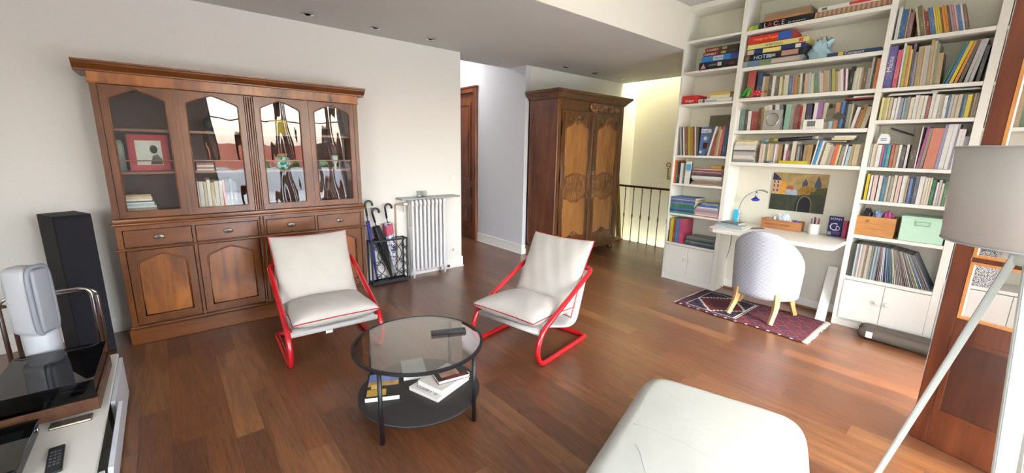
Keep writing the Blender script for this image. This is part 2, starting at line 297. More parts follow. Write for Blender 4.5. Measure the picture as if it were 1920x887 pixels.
def floor_material():
    m, nt, b, o = newmat('hardwood_planks')
    tc = nt.nodes.new('ShaderNodeTexCoord'); sp = nt.nodes.new('ShaderNodeSeparateXYZ'); L(nt, tc.outputs['Object'], sp.inputs[0])
    W, LN = .138, 1.2
    ry = math_(nt, 'DIVIDE', sp.outputs[1], W); row = math_(nt, 'FLOOR', ry); fy = math_(nt, 'FRACT', ry)
    wn = N(nt, 'TexWhiteNoise', noise_dimensions='1D'); L(nt, row, wn.inputs['W'])
    cx = math_(nt, 'ADD', math_(nt, 'DIVIDE', sp.outputs[0], LN), math_(nt, 'MULTIPLY', wn.outputs['Value'], 7.3))
    coln = math_(nt, 'FLOOR', cx); fx = math_(nt, 'FRACT', cx)
    cb = nt.nodes.new('ShaderNodeCombineXYZ'); L(nt, row, cb.inputs[0]); L(nt, coln, cb.inputs[1])
    w2 = N(nt, 'TexWhiteNoise', noise_dimensions='3D'); L(nt, cb.outputs[0], w2.inputs['Vector'])
    r = nt.nodes.new('ShaderNodeValToRGB'); el = r.color_ramp.elements
    el[0].position = 0; el[0].color = lin('#5c2f17'); el[1].position = 1; el[1].color = lin('#8e5730')
    for p, c in ((.25, '#78401d'), (.5, '#864c25'), (.7, '#673619'), (.86, '#9c683a')): e = el.new(p); e.color = lin(c)
    L(nt, w2.outputs['Value'], r.inputs[0])
    # grain, offset per plank
    off = N(nt, 'VectorMath', operation='MULTIPLY_ADD'); L(nt, w2.outputs['Color'], off.inputs[0]); off.inputs[1].default_value = (9, 9, 9)
    mp = N(nt, 'Mapping'); mp.inputs['Scale'].default_value = (1.3, 13, 1); L(nt, tc.outputs['Object'], mp.inputs[0]); L(nt, mp.outputs[0], off.inputs[2])
    g = N(nt, 'TexNoise', Scale=1, Detail=7, Roughness=.6, Distortion=1.9); L(nt, off.outputs[0], g.inputs[0])
    mp2 = N(nt, 'Mapping'); mp2.inputs['Scale'].default_value = (9, 190, 1); L(nt, tc.outputs['Object'], mp2.inputs[0])
    g2 = N(nt, 'TexNoise', Scale=1, Detail=3); L(nt, mp2.outputs[0], g2.inputs[0])
    gr = N(nt, 'MapRange'); gr.inputs[1].default_value = .3; gr.inputs[2].default_value = .7; L(nt, g.outputs[0], gr.inputs[0])
    c1 = mixc(nt, math_(nt, 'MULTIPLY', gr.outputs[0], .8), r.outputs[0], lin('#43200f'), 'MIX')
    c2 = mixc(nt, math_(nt, 'MULTIPLY', math_(nt, 'SUBTRACT', g2.outputs[0], .33), .42), c1, lin('#c2a482'), 'MIX')
    # seams
    d1 = math_(nt, 'MINIMUM', fy, math_(nt, 'SUBTRACT', 1, fy)); s1 = math_(nt, 'LESS_THAN', math_(nt, 'MULTIPLY', d1, W), .0013)
    d2 = math_(nt, 'MINIMUM', fx, math_(nt, 'SUBTRACT', 1, fx)); s2 = math_(nt, 'LESS_THAN', math_(nt, 'MULTIPLY', d2, LN), .0014)
    seam = math_(nt, 'MAXIMUM', s1, s2)
    L(nt, mixc(nt, math_(nt, 'MULTIPLY', seam, .55), c2, lin('#2a140a')), b.inputs['Base Color'])
    L(nt, math_(nt, 'ADD', .27, math_(nt, 'MULTIPLY', g2.outputs[0], .14)), b.inputs['Roughness'])
    b.inputs['Coat Weight'].default_value = .55; b.inputs['Coat Roughness'].default_value = .3
    bump(nt, b, math_(nt, 'SUBTRACT', math_(nt, 'MULTIPLY', g2.outputs[0], .3), seam), .25, .0012)
    return m

# ------------------------------------------------------------------ room shell
FLOORTOP = 0
def slab(name, x0, x1, y0, y1, z0, z1, mat, bev=0):
    return struct(MB().box(x0, x1, y0, y1, z0, z1, bev).build(name, mat))
XW, XR, YB, YF, ZC, ZD = -4.68, .55, -2.2, 5.13, 3.24, 2.775
f = MB()
for x0, x1, y0, y1 in ((XW, .62, YB-.1, 6.42), (.62, 1.86, YB-.1, 3.1), (-8, XW, 3.03, 4.235)):
    f.box(x0, x1, y0, y1, -.12, 0)
fo = struct(f.build('floor', floor_material()))
f = MB()   # main left wall and its return into the hall
f.box(XW-.18, XW, YB-.1, 3.03, 0, ZC); struct(f.build('wall_left', M_wall))
f = MB(); f.box(-8.1, XW-.18, 2.9, 3.03, 0, ZC); struct(f.build('wall_hall_near', M_wallhall))
f = MB(); f.box(-5.87, XW, 4.14, 4.24, 0, ZC); f.box(-8.1, -6.95, 4.14, 4.24, 0, ZC); f.box(-6.95, -5.87, 4.14, 4.24, 2.6, ZC); f.box(-6.95, -5.87, 4.22, 4.24, 0, 2.6)
struct(f.build('wall_hall_far', M_wallhall))
struct(MB().box(-8.1, -8.0, 2.9, 4.24, 0, ZC).build('wall_hall_end', M_wallhall))
struct(MB().box(XW-.1, XW, 4.24, 6.42, -2.5, 4.2).build('wall_behind_armoire', M_wall)); struct(MB().box(XW-.1, XW, 6.42, 7.0, -2.5, 4.2).build('wall_stairwell_left', M_wallcream)); struct(MB().box(-5.08, -5.04, 3.03, 4.14, ZD+.0, ZC).build('wall_hall_upper', M_wallhall)); struct(MB().box(XW-.36, -2.75, 3.0, 6.4, ZC, ZC+.08).build('ceiling_void', M_ceil))
struct(MB().box(XW, -2.6, 6.9, 7.0, -2.5, 4.2).build('wall_stairwell_far', M_wallcream))
struct(MB().box(-2.69, -2.6, 5.24, 6.9, -2.5, 4.2).build('wall_stairwell_right', M_wallcream))
struct(MB().box(XW, -2.6, 6.42, 6.9, -2.6, -2.5).build('floor_stairwell', plain('stair_floor', '#9b7a58', .6)))
struct(MB().box(XW, -2.69, 6.36, 6.42, -.3, -.001).build('trim_stair_edge', M_base))
struct(MB().box(-2.69, .65, YF, YF+.1, 0, ZC).build('wall_far', M_shelfin))
struct(MB().plate([(XW-.18, 0), (1.92, 0), (1.92, ZC), (XW-.18, ZC)], [(-.4, .8), (1.9-.4+.4, .8), (1.9, 2.5), (-.4, 2.5)], 1, YB-.2, YB-.1).build('wall_back', M_wall))
# dropped ceiling and upper ceiling
f = MB(); f.box(XW-.36, -2.69, 2.6, 6.45, ZD, ZD+.06); f.box(XW, -2.69, YB-.1, 2.6, ZD, ZD+.06)
struct(f.build('ceiling_dropped', M_ceil))
struct(MB().box(-2.75, -2.685, YB-.1, 4.84, ZD+.001, ZC).build('trim_fascia', M_fascia))
struct(MB().box(-2.75, 1.92, YB-.2, YF+.1, ZC, ZC+.08).build('ceiling', M_ceil))
struct(MB().box(-8.1, XW, 2.9, 4.24, ZC, ZC+.08).build('ceiling_hall', M_ceil))
f = MB(); f.box(XW, -2.69, 6.385, 6.45, ZD+.06, 4.2); struct(f.build('wall_stairwell_near', M_wallcream))
# right wall: a glazed bay behind the camera's right and a doorway beside the bookcase
XB = 1.8
OPEN = [('x', XB, .80, 3.0, 0, 2.6), ('x', XR, 3.45, 4.20, 0, 2.3), ('y', YB-.2, -1.9, .4, .8, 2.5), ('r', 3.12, .85, 1.72, .05, 2.6)]
f = MB(); T0, T1 = XB, XB+.12
f.box(T0, T1, YB-.2, .80, 0, ZC); f.box(T0, T1, .80, 3.0, 2.6, ZC); f.box(T0, T1, 3.0, 3.12, 0, ZC)
f.plate([(XR, 0), (XB, 0), (XB, ZC), (XR, ZC)], [(.85, .05), (1.72, .05), (1.72, 2.6), (.85, 2.6)], 1, 3.04, 3.12)
f.box(XR, XR+.1, 3.12, 3.45, 0, ZC); f.box(XR, XR+.1, 3.45, 4.20, 2.3, ZC); f.box(XR, XR+.1, 4.20, YF+.1, 0, ZC)
struct(f.build('wall_right', M_wall))
M_winframe = wood('window_frame_wood', '#5b2a17', '#9a5430', 2, 2, .35)
M_glass = clearglass('window_glass')
def window(name, y0, y1, z0, z1, mul, bars, XR=XB, M=None):
    f = MB(); w = .055
    f.box(XR+.03, XR+.09, y0, y0+w, z0, z1); f.box(XR+.03, XR+.09, y1-w, y1, z0, z1); f.box(XR+.03, XR+.09, y0, y1, z1-w, z1); f.box(XR+.03, XR+.09, y0, y1, z0, z0+w*1.6)
    for y in mul: f.box(XR+.035, XR+.085, y-.035, y+.035, z0, z1)
    for z in bars: f.box(XR+.045, XR+.075, y0, y1, z-.012, z+.012)
    if M: bmesh.ops.transform(f.bm, matrix=M, verts=f.bm.verts)
    o = struct(f.build(name, M_winframe))
    g = MB().box(XR+.058, XR+.062, y0+w, y1-w, z0+w, z1-w)
    if M: bmesh.ops.transform(g.bm, matrix=M, verts=g.bm.verts)
    g.build('pane', M_glass, o)
    return o
window('window_1', .80, 3.0, 0, 2.6, (1.35, 2.0, 2.1, 2.2, 2.3, 2.65), (2.1,)); window('window_3', .85, 1.72, .05, 2.6, (1.28,), (2.1,), 0, Matrix.Translation((0, 3.02, 0)) @ Matrix(((0, 1, 0, 0), (1, 0, 0, 0), (0, 0, 1, 0), (0, 0, 0, 1))))
window('window_fill', -.4, 1.9, .8, 2.5, (.75,), (), 0, Matrix.Translation((0, YB-.1, 0)) @ Matrix.Rotation(R(-90), 4, 'Z') @ Matrix.Translation((0, 0, 0)))  # unseen back wall window, added as fill for the room
# baseboards
def baseb(name, x0, x1, y0, y1, h=.14):
    f = MB(); f.box(x0, x1, y0, y1, 0, h, .004, 1)
    return struct(f.build(name, M_base))
baseb('baseboard_left', XW, XW+.018, YB-.1, 3.045)
baseb('baseboard_left_foot', XW+.018, XW+.03, 2.75, 3.05, .02)
baseb('baseboard_return', XW-.18, XW, 3.03, 3.048)
baseb('baseboard_hall', -5.86, XW+.018, 4.122, 4.14, .15)
baseb('baseboard_hall_foot', -5.86, XW+.03, 4.11, 4.122, .018)
baseb('baseboard_armoire_wall', XW, XW+.018, 4.14, 6.42)
baseb('baseboard_far', -2.03, -.87, 5.112, 5.13, .1)
baseb('baseboard_back', XW, XB, YB-.1, YB-.082)
struct(MB().box(-2.03, -.87, 5.09, 5.112, 0, .02, .003, 1).build('baseboard_far_foot', wood('foot_moulding', '#8a5a34', '#b98650', 0, 3)))
# hall door
M_mahog = wood('mahogany', '#552815', '#96552e', 2, 2.2, .28, coat=.45)
d = struct(MB().box(-5.955, -5.87, 4.10, 4.14, 0, 2.6, .006).box(-6.95, -6.865, 4.10, 4.14, 0, 2.6, .006).box(-6.86, -5.96, 4.10, 4.14, 2.515, 2.6, .006).box(-6.97, -5.85, 4.085, 4.14, 2.59, 2.615, .004).build('door_1', M_mahog))
dl = MB().box(-6.865, -5.955, 4.15, 4.19, .005, 2.515, .003).build('door_leaf', M_mahog, d)
f = MB()
for z0, z1 in ((.22, .62), (.75, .93), (1.05, 2.36)):
    f.plate([(-6.74, z0), (-6.08, z0), (-6.08, z1), (-6.74, z1)], [(-6.70, z0+.04), (-6.12, z0+.04), (-6.12, z1-.04), (-6.70, z1-.04)], 1, 4.135, 4.151)
    f.box(-6.66, -6.16, 4.14, 4.151, z0+.07, z1-.07, .005, 1)
f.build('door_moulding', M_mahog, d)
# switches on the left wall
o = struct(MB().box(XW, XW+.008, 2.86, 2.935, 1.17, 1.25, .003).build('trim_switch', WHITE)); MB().box(XW+.008, XW+.013, 2.88, 2.915, 1.19, 1.23, .002).build('rocker', WHITE, o)
o = struct(MB().box(XW, XW+.008, 2.85, 2.935, .21, .29, .003).build('trim_outlet', WHITE))
MB().lathe([(0, 0), (.02, 0), (.02, .004), (.016, .004), (.015, .001), (0, .001)], M=Mrt((XW+.008, 2.892, .25), ry=R(90))).build('socket', plain('outlet_grey', '#b9b9b9', .5), o)
o = MB().tube([(XW+.02, 2.80, .045), (XW+.05, 2.80, .045)], .018, 12).build('pipe_valve', M_chrome); tag(o, 'small chrome pipe valve sticking out of the baseboard beside the radiator', 'valve')

# recessed spots
spots = [(-4.377, 1.185, 'above the right half of the glazed cabinet'), (-4.374, 1.82, 'over the umbrella stand'), (-4.366, 2.445, 'above the radiator'),
         (-4.357, 4.623, 'above the left end of the carved armoire'), (-4.381, 5.299, 'above the middle of the carved armoire'), (-4.391, 5.956, 'next to the stairwell')]
for i, (x, y, w) in enumerate(spots):
    t = thing('recessed_spotlight', 'small round recessed ceiling spotlight ' + w, 'ceiling light', (x, y, ZD), 0, 'recessed spots in the dropped ceiling')
    MB().lathe([(.032, -.001), (.056, -.001), (.053, -.009), (.034, -.006), (.032, -.001)], seg=24).build('trim_ring', M_chrome, t)
    MB().lathe([(0, -.002), (.029, -.002)], seg=24).build('lamp_lens', plain('spot_glass', '#6c685e', .3), t)
# ------------------------------------------------------------------ camera
cam = bpy.data.cameras.new('camera'); co = bpy.data.objects.new('camera', cam); COL.objects.link(co)
cam.sensor_width = 36; cam.lens = 36*773.7236/1920; cam.clip_start = .02
rr, uu, ff = (Vector((0.64055939, 0.76765495, 0.01973678)), Vector((-0.17141525, 0.11788722, 0.97812035)), Vector((-0.74853222, 0.62992736, -0.20710153)))
co.matrix_world = Matrix(((rr.x, uu.x, -ff.x, 0), (rr.y, uu.y, -ff.y, 0), (rr.z, uu.z, -ff.z, 1.6), (0, 0, 0, 1)))
S.camera = co
vs = S.view_settings; vs.view_transform = 'Standard'; vs.look = 'None'; vs.gamma = 1; vs.use_curve_mapping = False; vs.exposure = EXPOSURE
# ------------------------------------------------------------------ outside
M_ter = plain('terrace_paving', '#d8d8d4', .7, noise=.06, nscale=6)
struct(MB().box(1.95, 9, -8, 9, -.16, -.05).box(.67, 1.95, 3.14, 9, -.16, -.05).build('terrace_floor', M_ter))
struct(MB().box(8.9, 9.0, -8, 9, -.05, .75, .01).build('wall_terrace_parapet', plain('parapet_white', '#dcdcd8', .7)))
M_leaf = plain('tree_leaves', '#4c7a2a', .6, noise=.5, nscale=3)
def tree(x, y, h, r, label):
    t = thing('garden_tree', label, 'tree', (x, y, -3), 0, 'trees in the garden outside')
    MB().tube([(0, 0, 0), (.1, .05, h*.5), (0, 0, h)], .15, 8, radii=[.2, .15, .08]).build('trunk', plain('bark', '#55402c', .9), t)
    rnd = random.Random(int(x*7+y)); f = MB()
    for k in range(420):
        a, b = rnd.uniform(0, 6.28), rnd.uniform(-1, 1); q = r*rnd.uniform(.5, 1)
        c = Vector((math.cos(a)*math.sqrt(1-b*b)*q, math.sin(a)*math.sqrt(1-b*b)*q, h+b*q)); s_ = rnd.uniform(.15, .3)
        u = Vector((rnd.uniform(-1, 1), rnd.uniform(-1, 1), rnd.uniform(-1, 1))).normalized(); v = u.orthogonal().normalized()
        f._fin([f.bm.faces.new([f.bm.verts.new(c+u*s_), f.bm.verts.new(c+v*s_), f.bm.verts.new(c-u*s_), f.bm.verts.new(c-v*s_)])])
    f.build('crown', M_leaf, t)
tree(12.5, 6.4, 2.8, 1.4, 'green garden tree seen mirrored in the right-hand cabinet door'); tree(14.5, 4.6, 2.6, 1.2, 'green garden tree beyond the terrace, furthest from the house')
h = thing('neighbour_house', 'terracotta-walled neighbouring house mirrored in the cabinet glass', 'building', (24, 12, -5.6))
f = MB().box(-4, 4, -9, 9, 0, 5.2); f.build('house_wall', plain('house_wall_paint', '#c99b80', .8), h)
f = MB()
for y in (-7, -4, -1, 2, 5): f.box(-4.03, -3.99, y, y+1.1, 2.6, 4.0)
f.build('house_window', plain('dark_window', '#333940', .2), h)
MB().poly_prism([(-4.6, 5.2), (4.6, 5.2), (0, 7.2)], 1, -9.6, 9.6).build('roof', plain('clay_roof', '#b0573a', .8, noise=.2, nscale=4), h)
struct(MB().box(.5, 60, -40, 60, -3.2, -3.0).build('ground_garden', plain('garden_ground', '#7d8a55', .9)))

# ------------------------------------------------------------------ light
w = bpy.data.worlds.new('World'); S.world = w; w.use_nodes = True; nt = w.node_tree; nt.nodes.clear()
bg = N(nt, 'Background', Strength=SKY); out = nt.nodes.new('ShaderNodeOutputWorld')
sky = nt.nodes.new('ShaderNodeTexSky'); sky.sky_type = 'NISHITA'; sky.sun_disc = False; sky.sun_elevation = R(48); sky.sun_rotation = R(100); sky.dust_density = 3; sky.air_density = 1
mx = mixc(nt, .72, sky.outputs[0], (.94, .975, 1.0, 1)); L(nt, mx, bg.inputs[0])
L(nt, bg.outputs[0], out.inputs[0])
def portal(loc, rot, sx, sy):
    l = bpy.data.lights.new('window_portal', 'AREA'); l.shape = 'RECTANGLE'; l.size = sx; l.size_y = sy; l.cycles.is_portal = True
    o = bpy.data.objects.new('window_portal', l); COL.objects.link(o); o.location = loc; o.rotation_euler = rot
for ax_, c_, a0_, a1_, z0, z1 in OPEN:
    if ax_ == 'x': portal((c_+.15, (a0_+a1_)/2, (z0+z1)/2), (0, R(90), 0), z1-z0, a1_-a0_)
    elif ax_ == 'r': portal(((a0_+a1_)/2, c_+.05, (z0+z1)/2), (R(-90), 0, 0), a1_-a0_, z1-z0)
    else: portal((.75, YB-.25, (z0+z1)/2), (R(90), 0, R(180)), 2.3, z1-z0)
portal((-3.65, 6.66, 4.1), (0, 0, 0), 2.0, .5)
sun = bpy.data.lights.new('sun', 'SUN'); so = bpy.data.objects.new('sun', sun); COL.objects.link(so); sun.energy = SUN; sun.angle = R(3); sun.color = (1, .95, .86)
so.rotation_euler = Vector((-.3, .7, -.9)).to_track_quat('-Z', 'Y').to_euler()

hl = bpy.data.lights.new('hall_fill_light', 'AREA'); hl.shape = 'DISK'; hl.size = .5; hl.energy = HALL; hl.color = (1, .97, .93); ho = bpy.data.objects.new('hall_fill_light', hl); COL.objects.link(ho); ho.location = (-6.2, 3.55, ZC-.02)  # unseen area light added to brighten the closed hall
# ------------------------------------------------------------------ glazed mahogany cabinet on the left wall
M_cabD = wood('cabinet_mahogany', '#38190a', '#88501f', 2, 2.0, .3, stretch=6, coat=.15, lohi=(.28, .74))
M_cabH = wood('cabinet_mahogany_rail', '#3e1c0a', '#8c5322', 1, 2.0, .3, stretch=6, coat=.15, lohi=(.28, .74))
M_flame = wood('flame_mahogany', '#331407', '#a8662a', 2, 1.5, .28, stretch=3.4, coat=.4, lohi=(.38, .6))
M_cabin = plain('cabinet_interior', '#3a1a10', .6, noise=.2, nscale=5)
M_cabglass = clearglass('cabinet_glass', (.93, .95, .93), 1.7)
M_pewter = plain('aged_pewter', '#6f6a60', .35, .9)
HX, HU = -4.27, -4.30          # front of base, front of upper doors
Y0, Y1 = -.335, 1.56
cab = thing('glazed_cabinet', 'tall mahogany cabinet with four glazed arched doors, drawers and cupboards on the left wall', 'cabinet', (-4.47, .61, 0))
f = MB(); f.box(-4.66, HX+.02, Y0-.02, Y1+.02, 0, .13, .004, 1); f.box(-4.66, HX+.012, Y0-.012, Y1+.012, .13, .15, .006, 2); f.build('plinth', M_cabH, cab, world=True)
f = MB(); f.box(-4.66, HX-.02, Y0, Y0+.03, .15, .97); f.box(-4.66, HX-.02, Y1-.03, Y1, .15, .97); f.box(-4.66, HX-.03, Y0, Y1, .15, .17); f.box(-4.66, -4.64, Y0, Y1, .15, .97)
ys = [Y0, .135, .60, .66, 1.09, Y1]
for y in (Y0, Y1-.035): f.box(HX-.025, HX, y, y+.035, .15, .97)
f.box(HX-.025, HX+.0008, .60, .66, .15, .969); f.box(HX-.025, HX+.0006, .125, .145, .15, .968); f.box(HX-.025, HX+.0006, 1.08, 1.10, .15, .968)
f.box(HX-.025, HX-.0008, Y0+.001, Y1-.001, .765, .79); f.box(HX-.025, HX-.0008, Y0+.001, Y1-.001, .93, .967)
for y in (.615, .645): f.tube([(HX, y, .16), (HX, y, .96)], .006, 6)
f.build('lower_carcass', M_cabD, cab, world=True)
def band(z0, z1, prot, bev=.006, name='moulding', x1=None, mat=None):
    return MB().box(-4.66, (x1 or HX)+prot, Y0-prot, Y1+prot, z0, z1, bev, 3).build(name, mat or M_cabH, cab, world=True)
band(.768, .786, .014); band(.965, .985, .02); band(.985, 1.015, .008, .004)
bays = [(-.30, .125), (.145, .60), (.66, 1.08), (1.10, 1.525)]
def arch(y0, y1, z0, z1, r=.03, rise=.055, n=5):
    c = (y0+y1)/2; zs = z1-rise
    P = [(y0, z0), (y1, z0), (y1, zs-r)]
    for k in range(1, n+1): a = k/n*R(72); P.append((y1-r+r*math.cos(a), zs-r+r*math.sin(a)))
    P.append((c+(y1-c)*.45, zs+rise*.55)); P.append((c, z1)); P.append((c-(y1-c)*.45, zs+rise*.55))
    for k in range(n, 0, -1): a = k/n*R(72); P.append((y0+r-r*math.cos(a), zs-r+r*math.sin(a)))
    P.append((y0, zs-r)); return P
def handle_oval(parent, y, z):
    f = MB(); f.lathe([(0, .004), (.03, .004), (.036, .001), (.036, 0), (0, 0)], seg=20, M=Mrt((HX+.001, y, z), ry=R(90)) @ Matrix.Diagonal((.62, 1, 1, 1)))
    f.tube([(HX+.012, y+.024*math.cos(a), z-.002+.015*math.sin(a)) for a in [R(180+180*k/8) for k in range(9)]], .0025, 6)
    f.lathe([(0, .009), (.008, .007), (.01, .003), (0, .003)], seg=10, M=Mrt((HX+.001, y, z), ry=R(90)))
    return f.build('handle', M_pewter, parent, world=True)
for i, (a, b) in enumerate(bays):
    y0, y1 = a+.006, b-.006
    dr = MB().box(HX-.3, HX-.002, y0, y1, .796, .925, .003, 1).build('drawer', M_cabH, cab, world=True)
    f = MB(); f.plate([(y0, .796), (y1, .796), (y1, .925), (y0, .925)], [(y0+.008, .804), (y1-.008, .804), (y1-.008, .917), (y0+.008, .917)], 0, HX-.003, HX+.002)
    f.build('bead', M_cabD, dr, world=True); handle_oval(dr, (y0+y1)/2, .86)
    # lower doors with raised arched panel
    z0, z1 = .172, .762
    o = [(y0, z0), (y1, z0), (y1, z1), (y0, z1)]; inn = arch(y0+.055, y1-.055, z0+.055, z1-.035)
    dd = MB().plate(o, inn, 0, HX-.022, HX-.001).build('cupboard_door', M_cabD, cab, world=True)
    f = MB(); f.poly_prism(arch(y0+.05, y1-.05, z0+.05, z1-.03), 0, HX-.018, HX-.010); f.build('panel', M_flame, dd, world=True)
    f = MB(); f.tube([(HX-.001, p[0], p[1]) for p in inn], .007, 6, closed=True); f.build('bead', M_cabH, dd, world=True)
    MB().lathe([(0, 0), (.006, 0), (.006, .002), (0, .002)], seg=10, M=Mrt((HX-.001, y0+.02 if i % 2 else y1-.02, .47), ry=R(90))).build('keyhole', M_pewter, dd, world=True)
    # upper glazed doors
    z0, z1 = 1.018, 2.0; o = [(y0, z0), (y1, z0), (y1, z1), (y0, z1)]
    inn = arch(y0+.045, y1-.045, z0+.052, z1-.022, .028, .06)
    ud = MB().plate(o, inn, 0, HU-.022, HU).build('glazed_door', M_cabD, cab, world=True)
    f = MB(); f.tube([(HU, p[0], p[1]) for p in inn], .005, 6, closed=True); f.build('bead', M_cabH, ud, world=True)
    MB().box(HU-.018, HU-.003, y0+.045, y1-.045, 1.4515, 1.4605).build('glazing_bar', M_cabD, ud, world=True)
    rnd = random.Random(i+3); ya, yb, za, zb = y0+.044, y1-.044, z0+.05, z1-.02
    ph = [rnd.uniform(0, 6) for _ in range(4)]
    for (q0, q1) in ((za, 1.4515), (1.4605, zb)):
        f = MB()
        f.grid(lambda u, v: (HU-.011+.00032*math.sin(8*u+ph[0])*math.sin(4*v+ph[1])+.00010*math.sin(21*u+4*v+ph[2]), ya+(yb-ya)*u, q0+(q1-q0)*v), 24, 20); f.build('pane', M_cabglass, ud, world=True)
# upper carcass
f = MB(); f.box(-4.66, HU-.024, Y0, Y0+.025, 1.015, 2.0); f.box(-4.66, HU-.024, Y1-.025, Y1, 1.015, 2.0); f.box(HU-.03, HU, Y0, Y0+.037, 1.015, 2.01); f.box(HU-.03, HU, Y1-.037, Y1, 1.015, 2.01)
f.box(HU-.03, HU, .60, .66, 1.015, 2.0); f.box(HU-.03, HU-.004, .12, .15, 1.015, 2.01); f.box(HU-.03, HU-.004, 1.075, 1.105, 1.015, 2.01)
for y in (.612, .63, .648): f.tube([(HU+.001, y, 1.02), (HU+.001, y, 1.99)], .005, 6)
f.build('upper_carcass', M_cabD, cab, world=True)
f = MB(); f.box(-4.66, -4.65, Y0+.02, Y1-.02, 1.015, 2.0); f.box(-4.66, HU-.03, .615, .645, 1.015, 2.0); f.box(-4.66, HU-.03, Y0+.02, Y1-.02, 1.015, 1.045); f.box(-4.66, HU-.02, Y0, Y1, 1.985, 2.02); f.build('interior', M_cabin, cab, world=True)
for z in (1.37, 1.695):
    f = MB(); f.box(-4.65, HU-.05, Y0+.026, .614, z-.018, z); f.box(-4.65, HU-.05, .646, Y1-.026, z-.018, z); f.build('shelf', M_cabH, cab, world=True)
# frieze and cornice
f = MB(); f.box(-4.66, HU+.005, Y0-.005, Y1+.005, 2.01, 2.085); f.box(-4.66, HU+.011, Y0-.011, Y1+.011, 2.005, 2.016, .003, 1); f.build('frieze', M_flame, cab, world=True)
prof = [(0, 2.08), (.012, 2.085), (.014, 2.095), (.022, 2.10), (.036, 2.112), (.052, 2.128), (.056, 2.14), (.066, 2.143), (.068, 2.155), (.0, 2.156)]
def cornice(name, mat, parent, x0, x1, y0, y1, prof, world=True, splits=()):
    f = MB(); rings = []
    for e, z in prof:
        rings.append([f.bm.verts.new(v) for v in ((x0, y0-e, z), (x1+e, y0-e, z), (x1+e, y1+e, z), (x0, y1+e, z))])
    fs = []
    for A, B in zip(rings, rings[1:]):
        for k in range(3): fs.append(f.bm.faces.new([A[k], A[k+1], B[k+1], B[k]]))
        fs.append(f.bm.faces.new([A[3], A[0], B[0], B[3]]))
    fs.append(f.bm.faces.new(rings[0][::-1])); fs.append(f.bm.faces.new(rings[-1])); f._fin(fs)
    bmesh.ops.recalc_face_normals(f.bm, faces=fs)
    return f.build(name, mat, parent, world=world)
for a, b in ((Y0, .482), (.484, .776), (.778, Y1)):
    ex = .004 if a == .484 else 0
    f = MB()
    pts = [(HU+e, z) for e, z in prof]
    f.poly_prism([(-4.66, 2.08)]+[(x+ex, z+ex*.3) for x, z in pts[:-1]]+[(-4.66, 2.155)], 1, a-(.068 if a == Y0 else 0), b+(.068 if b == Y1 else 0)); f.build('cornice', M_cabH, cab, world=True)

# ------------------------------------------------------------------ books
PAL = dict(beige='#c9bfa4', black='#15161a', blue='#1f6fb5', brown='#6d4527', brownpink='#8f6a66', brownred='#7c3430', coral='#d1705c', cream='#e0d8be', darkbrown='#4a3326', darkgreen='#1d4536', darkgrey='#3f4046', darkpurple='#35202f', darkred='#8c1d28', darkteal='#1d4f58', green='#2c7a55', grey='#96958d', greygreen='#8c9580', hotpink='#c92468', lavender='#9a98b5', lime='#b5b53a', magenta='#a63370', magenta2='#b13e96', mauve='#a874ae', mint='#8dbfa4', navy='#1f2c58', navygrey='#3a4f6b', navypurple='#2c2850', ochre='#b1802e', olive='#55543a', orange='#e2762a', orange2='#d98a2e', paleblue='#aac8d2', palegreen='#b4ccb0', palegreenblue='#8fc0c4', palepink='#dfc3bb', paletan='#cfc09a', paleyellow='#e2d99a', peach='#dba67c', pink='#cf7893', pinkbeige='#cdb3a2', pinkgrey='#b5a69e', purplegrey='#5d5573', red='#b23030', red2='#a3121f', redbrown='#8d3b28', redgrey='#9a5a58', royalblue='#24259a', silver='#b9b9b6', skyblue='#1f97d8', slate='#3e5a73', tan='#b39a72', tanbrown='#a0804e', taupe='#8f8470', teal='#176f8e', teal2='#189c9a', tealgrey='#45817b', terracotta='#b87050', white='#ebe9e2', yellow='#d9c42c', yellowgreen='#b1aa48')
NICE = dict(brownpink='brownish pink', brownred='brown-red', darkbrown='dark brown', darkgreen='dark green', darkgrey='dark grey', darkpurple='dark purple', darkred='dark red', darkteal='dark teal', greygreen='grey-green', hotpink='hot pink', magenta2='magenta', navygrey='grey-blue', navypurple='dark violet', orange2='orange', paleblue='pale blue', palegreen='pale green', palegreenblue='pale turquoise', palepink='pale pink', paletan='pale tan', paleyellow='pale yellow', pinkbeige='pinkish beige', pinkgrey='pinkish grey', purplegrey='purple-grey', red2='crimson', redbrown='red-brown', redgrey='greyish red', royalblue='royal blue', skyblue='sky blue', tanbrown='tan brown', teal2='turquoise', tealgrey='grey-teal', yellowgreen='yellow-green')
nice = lambda c: NICE.get(c, c)
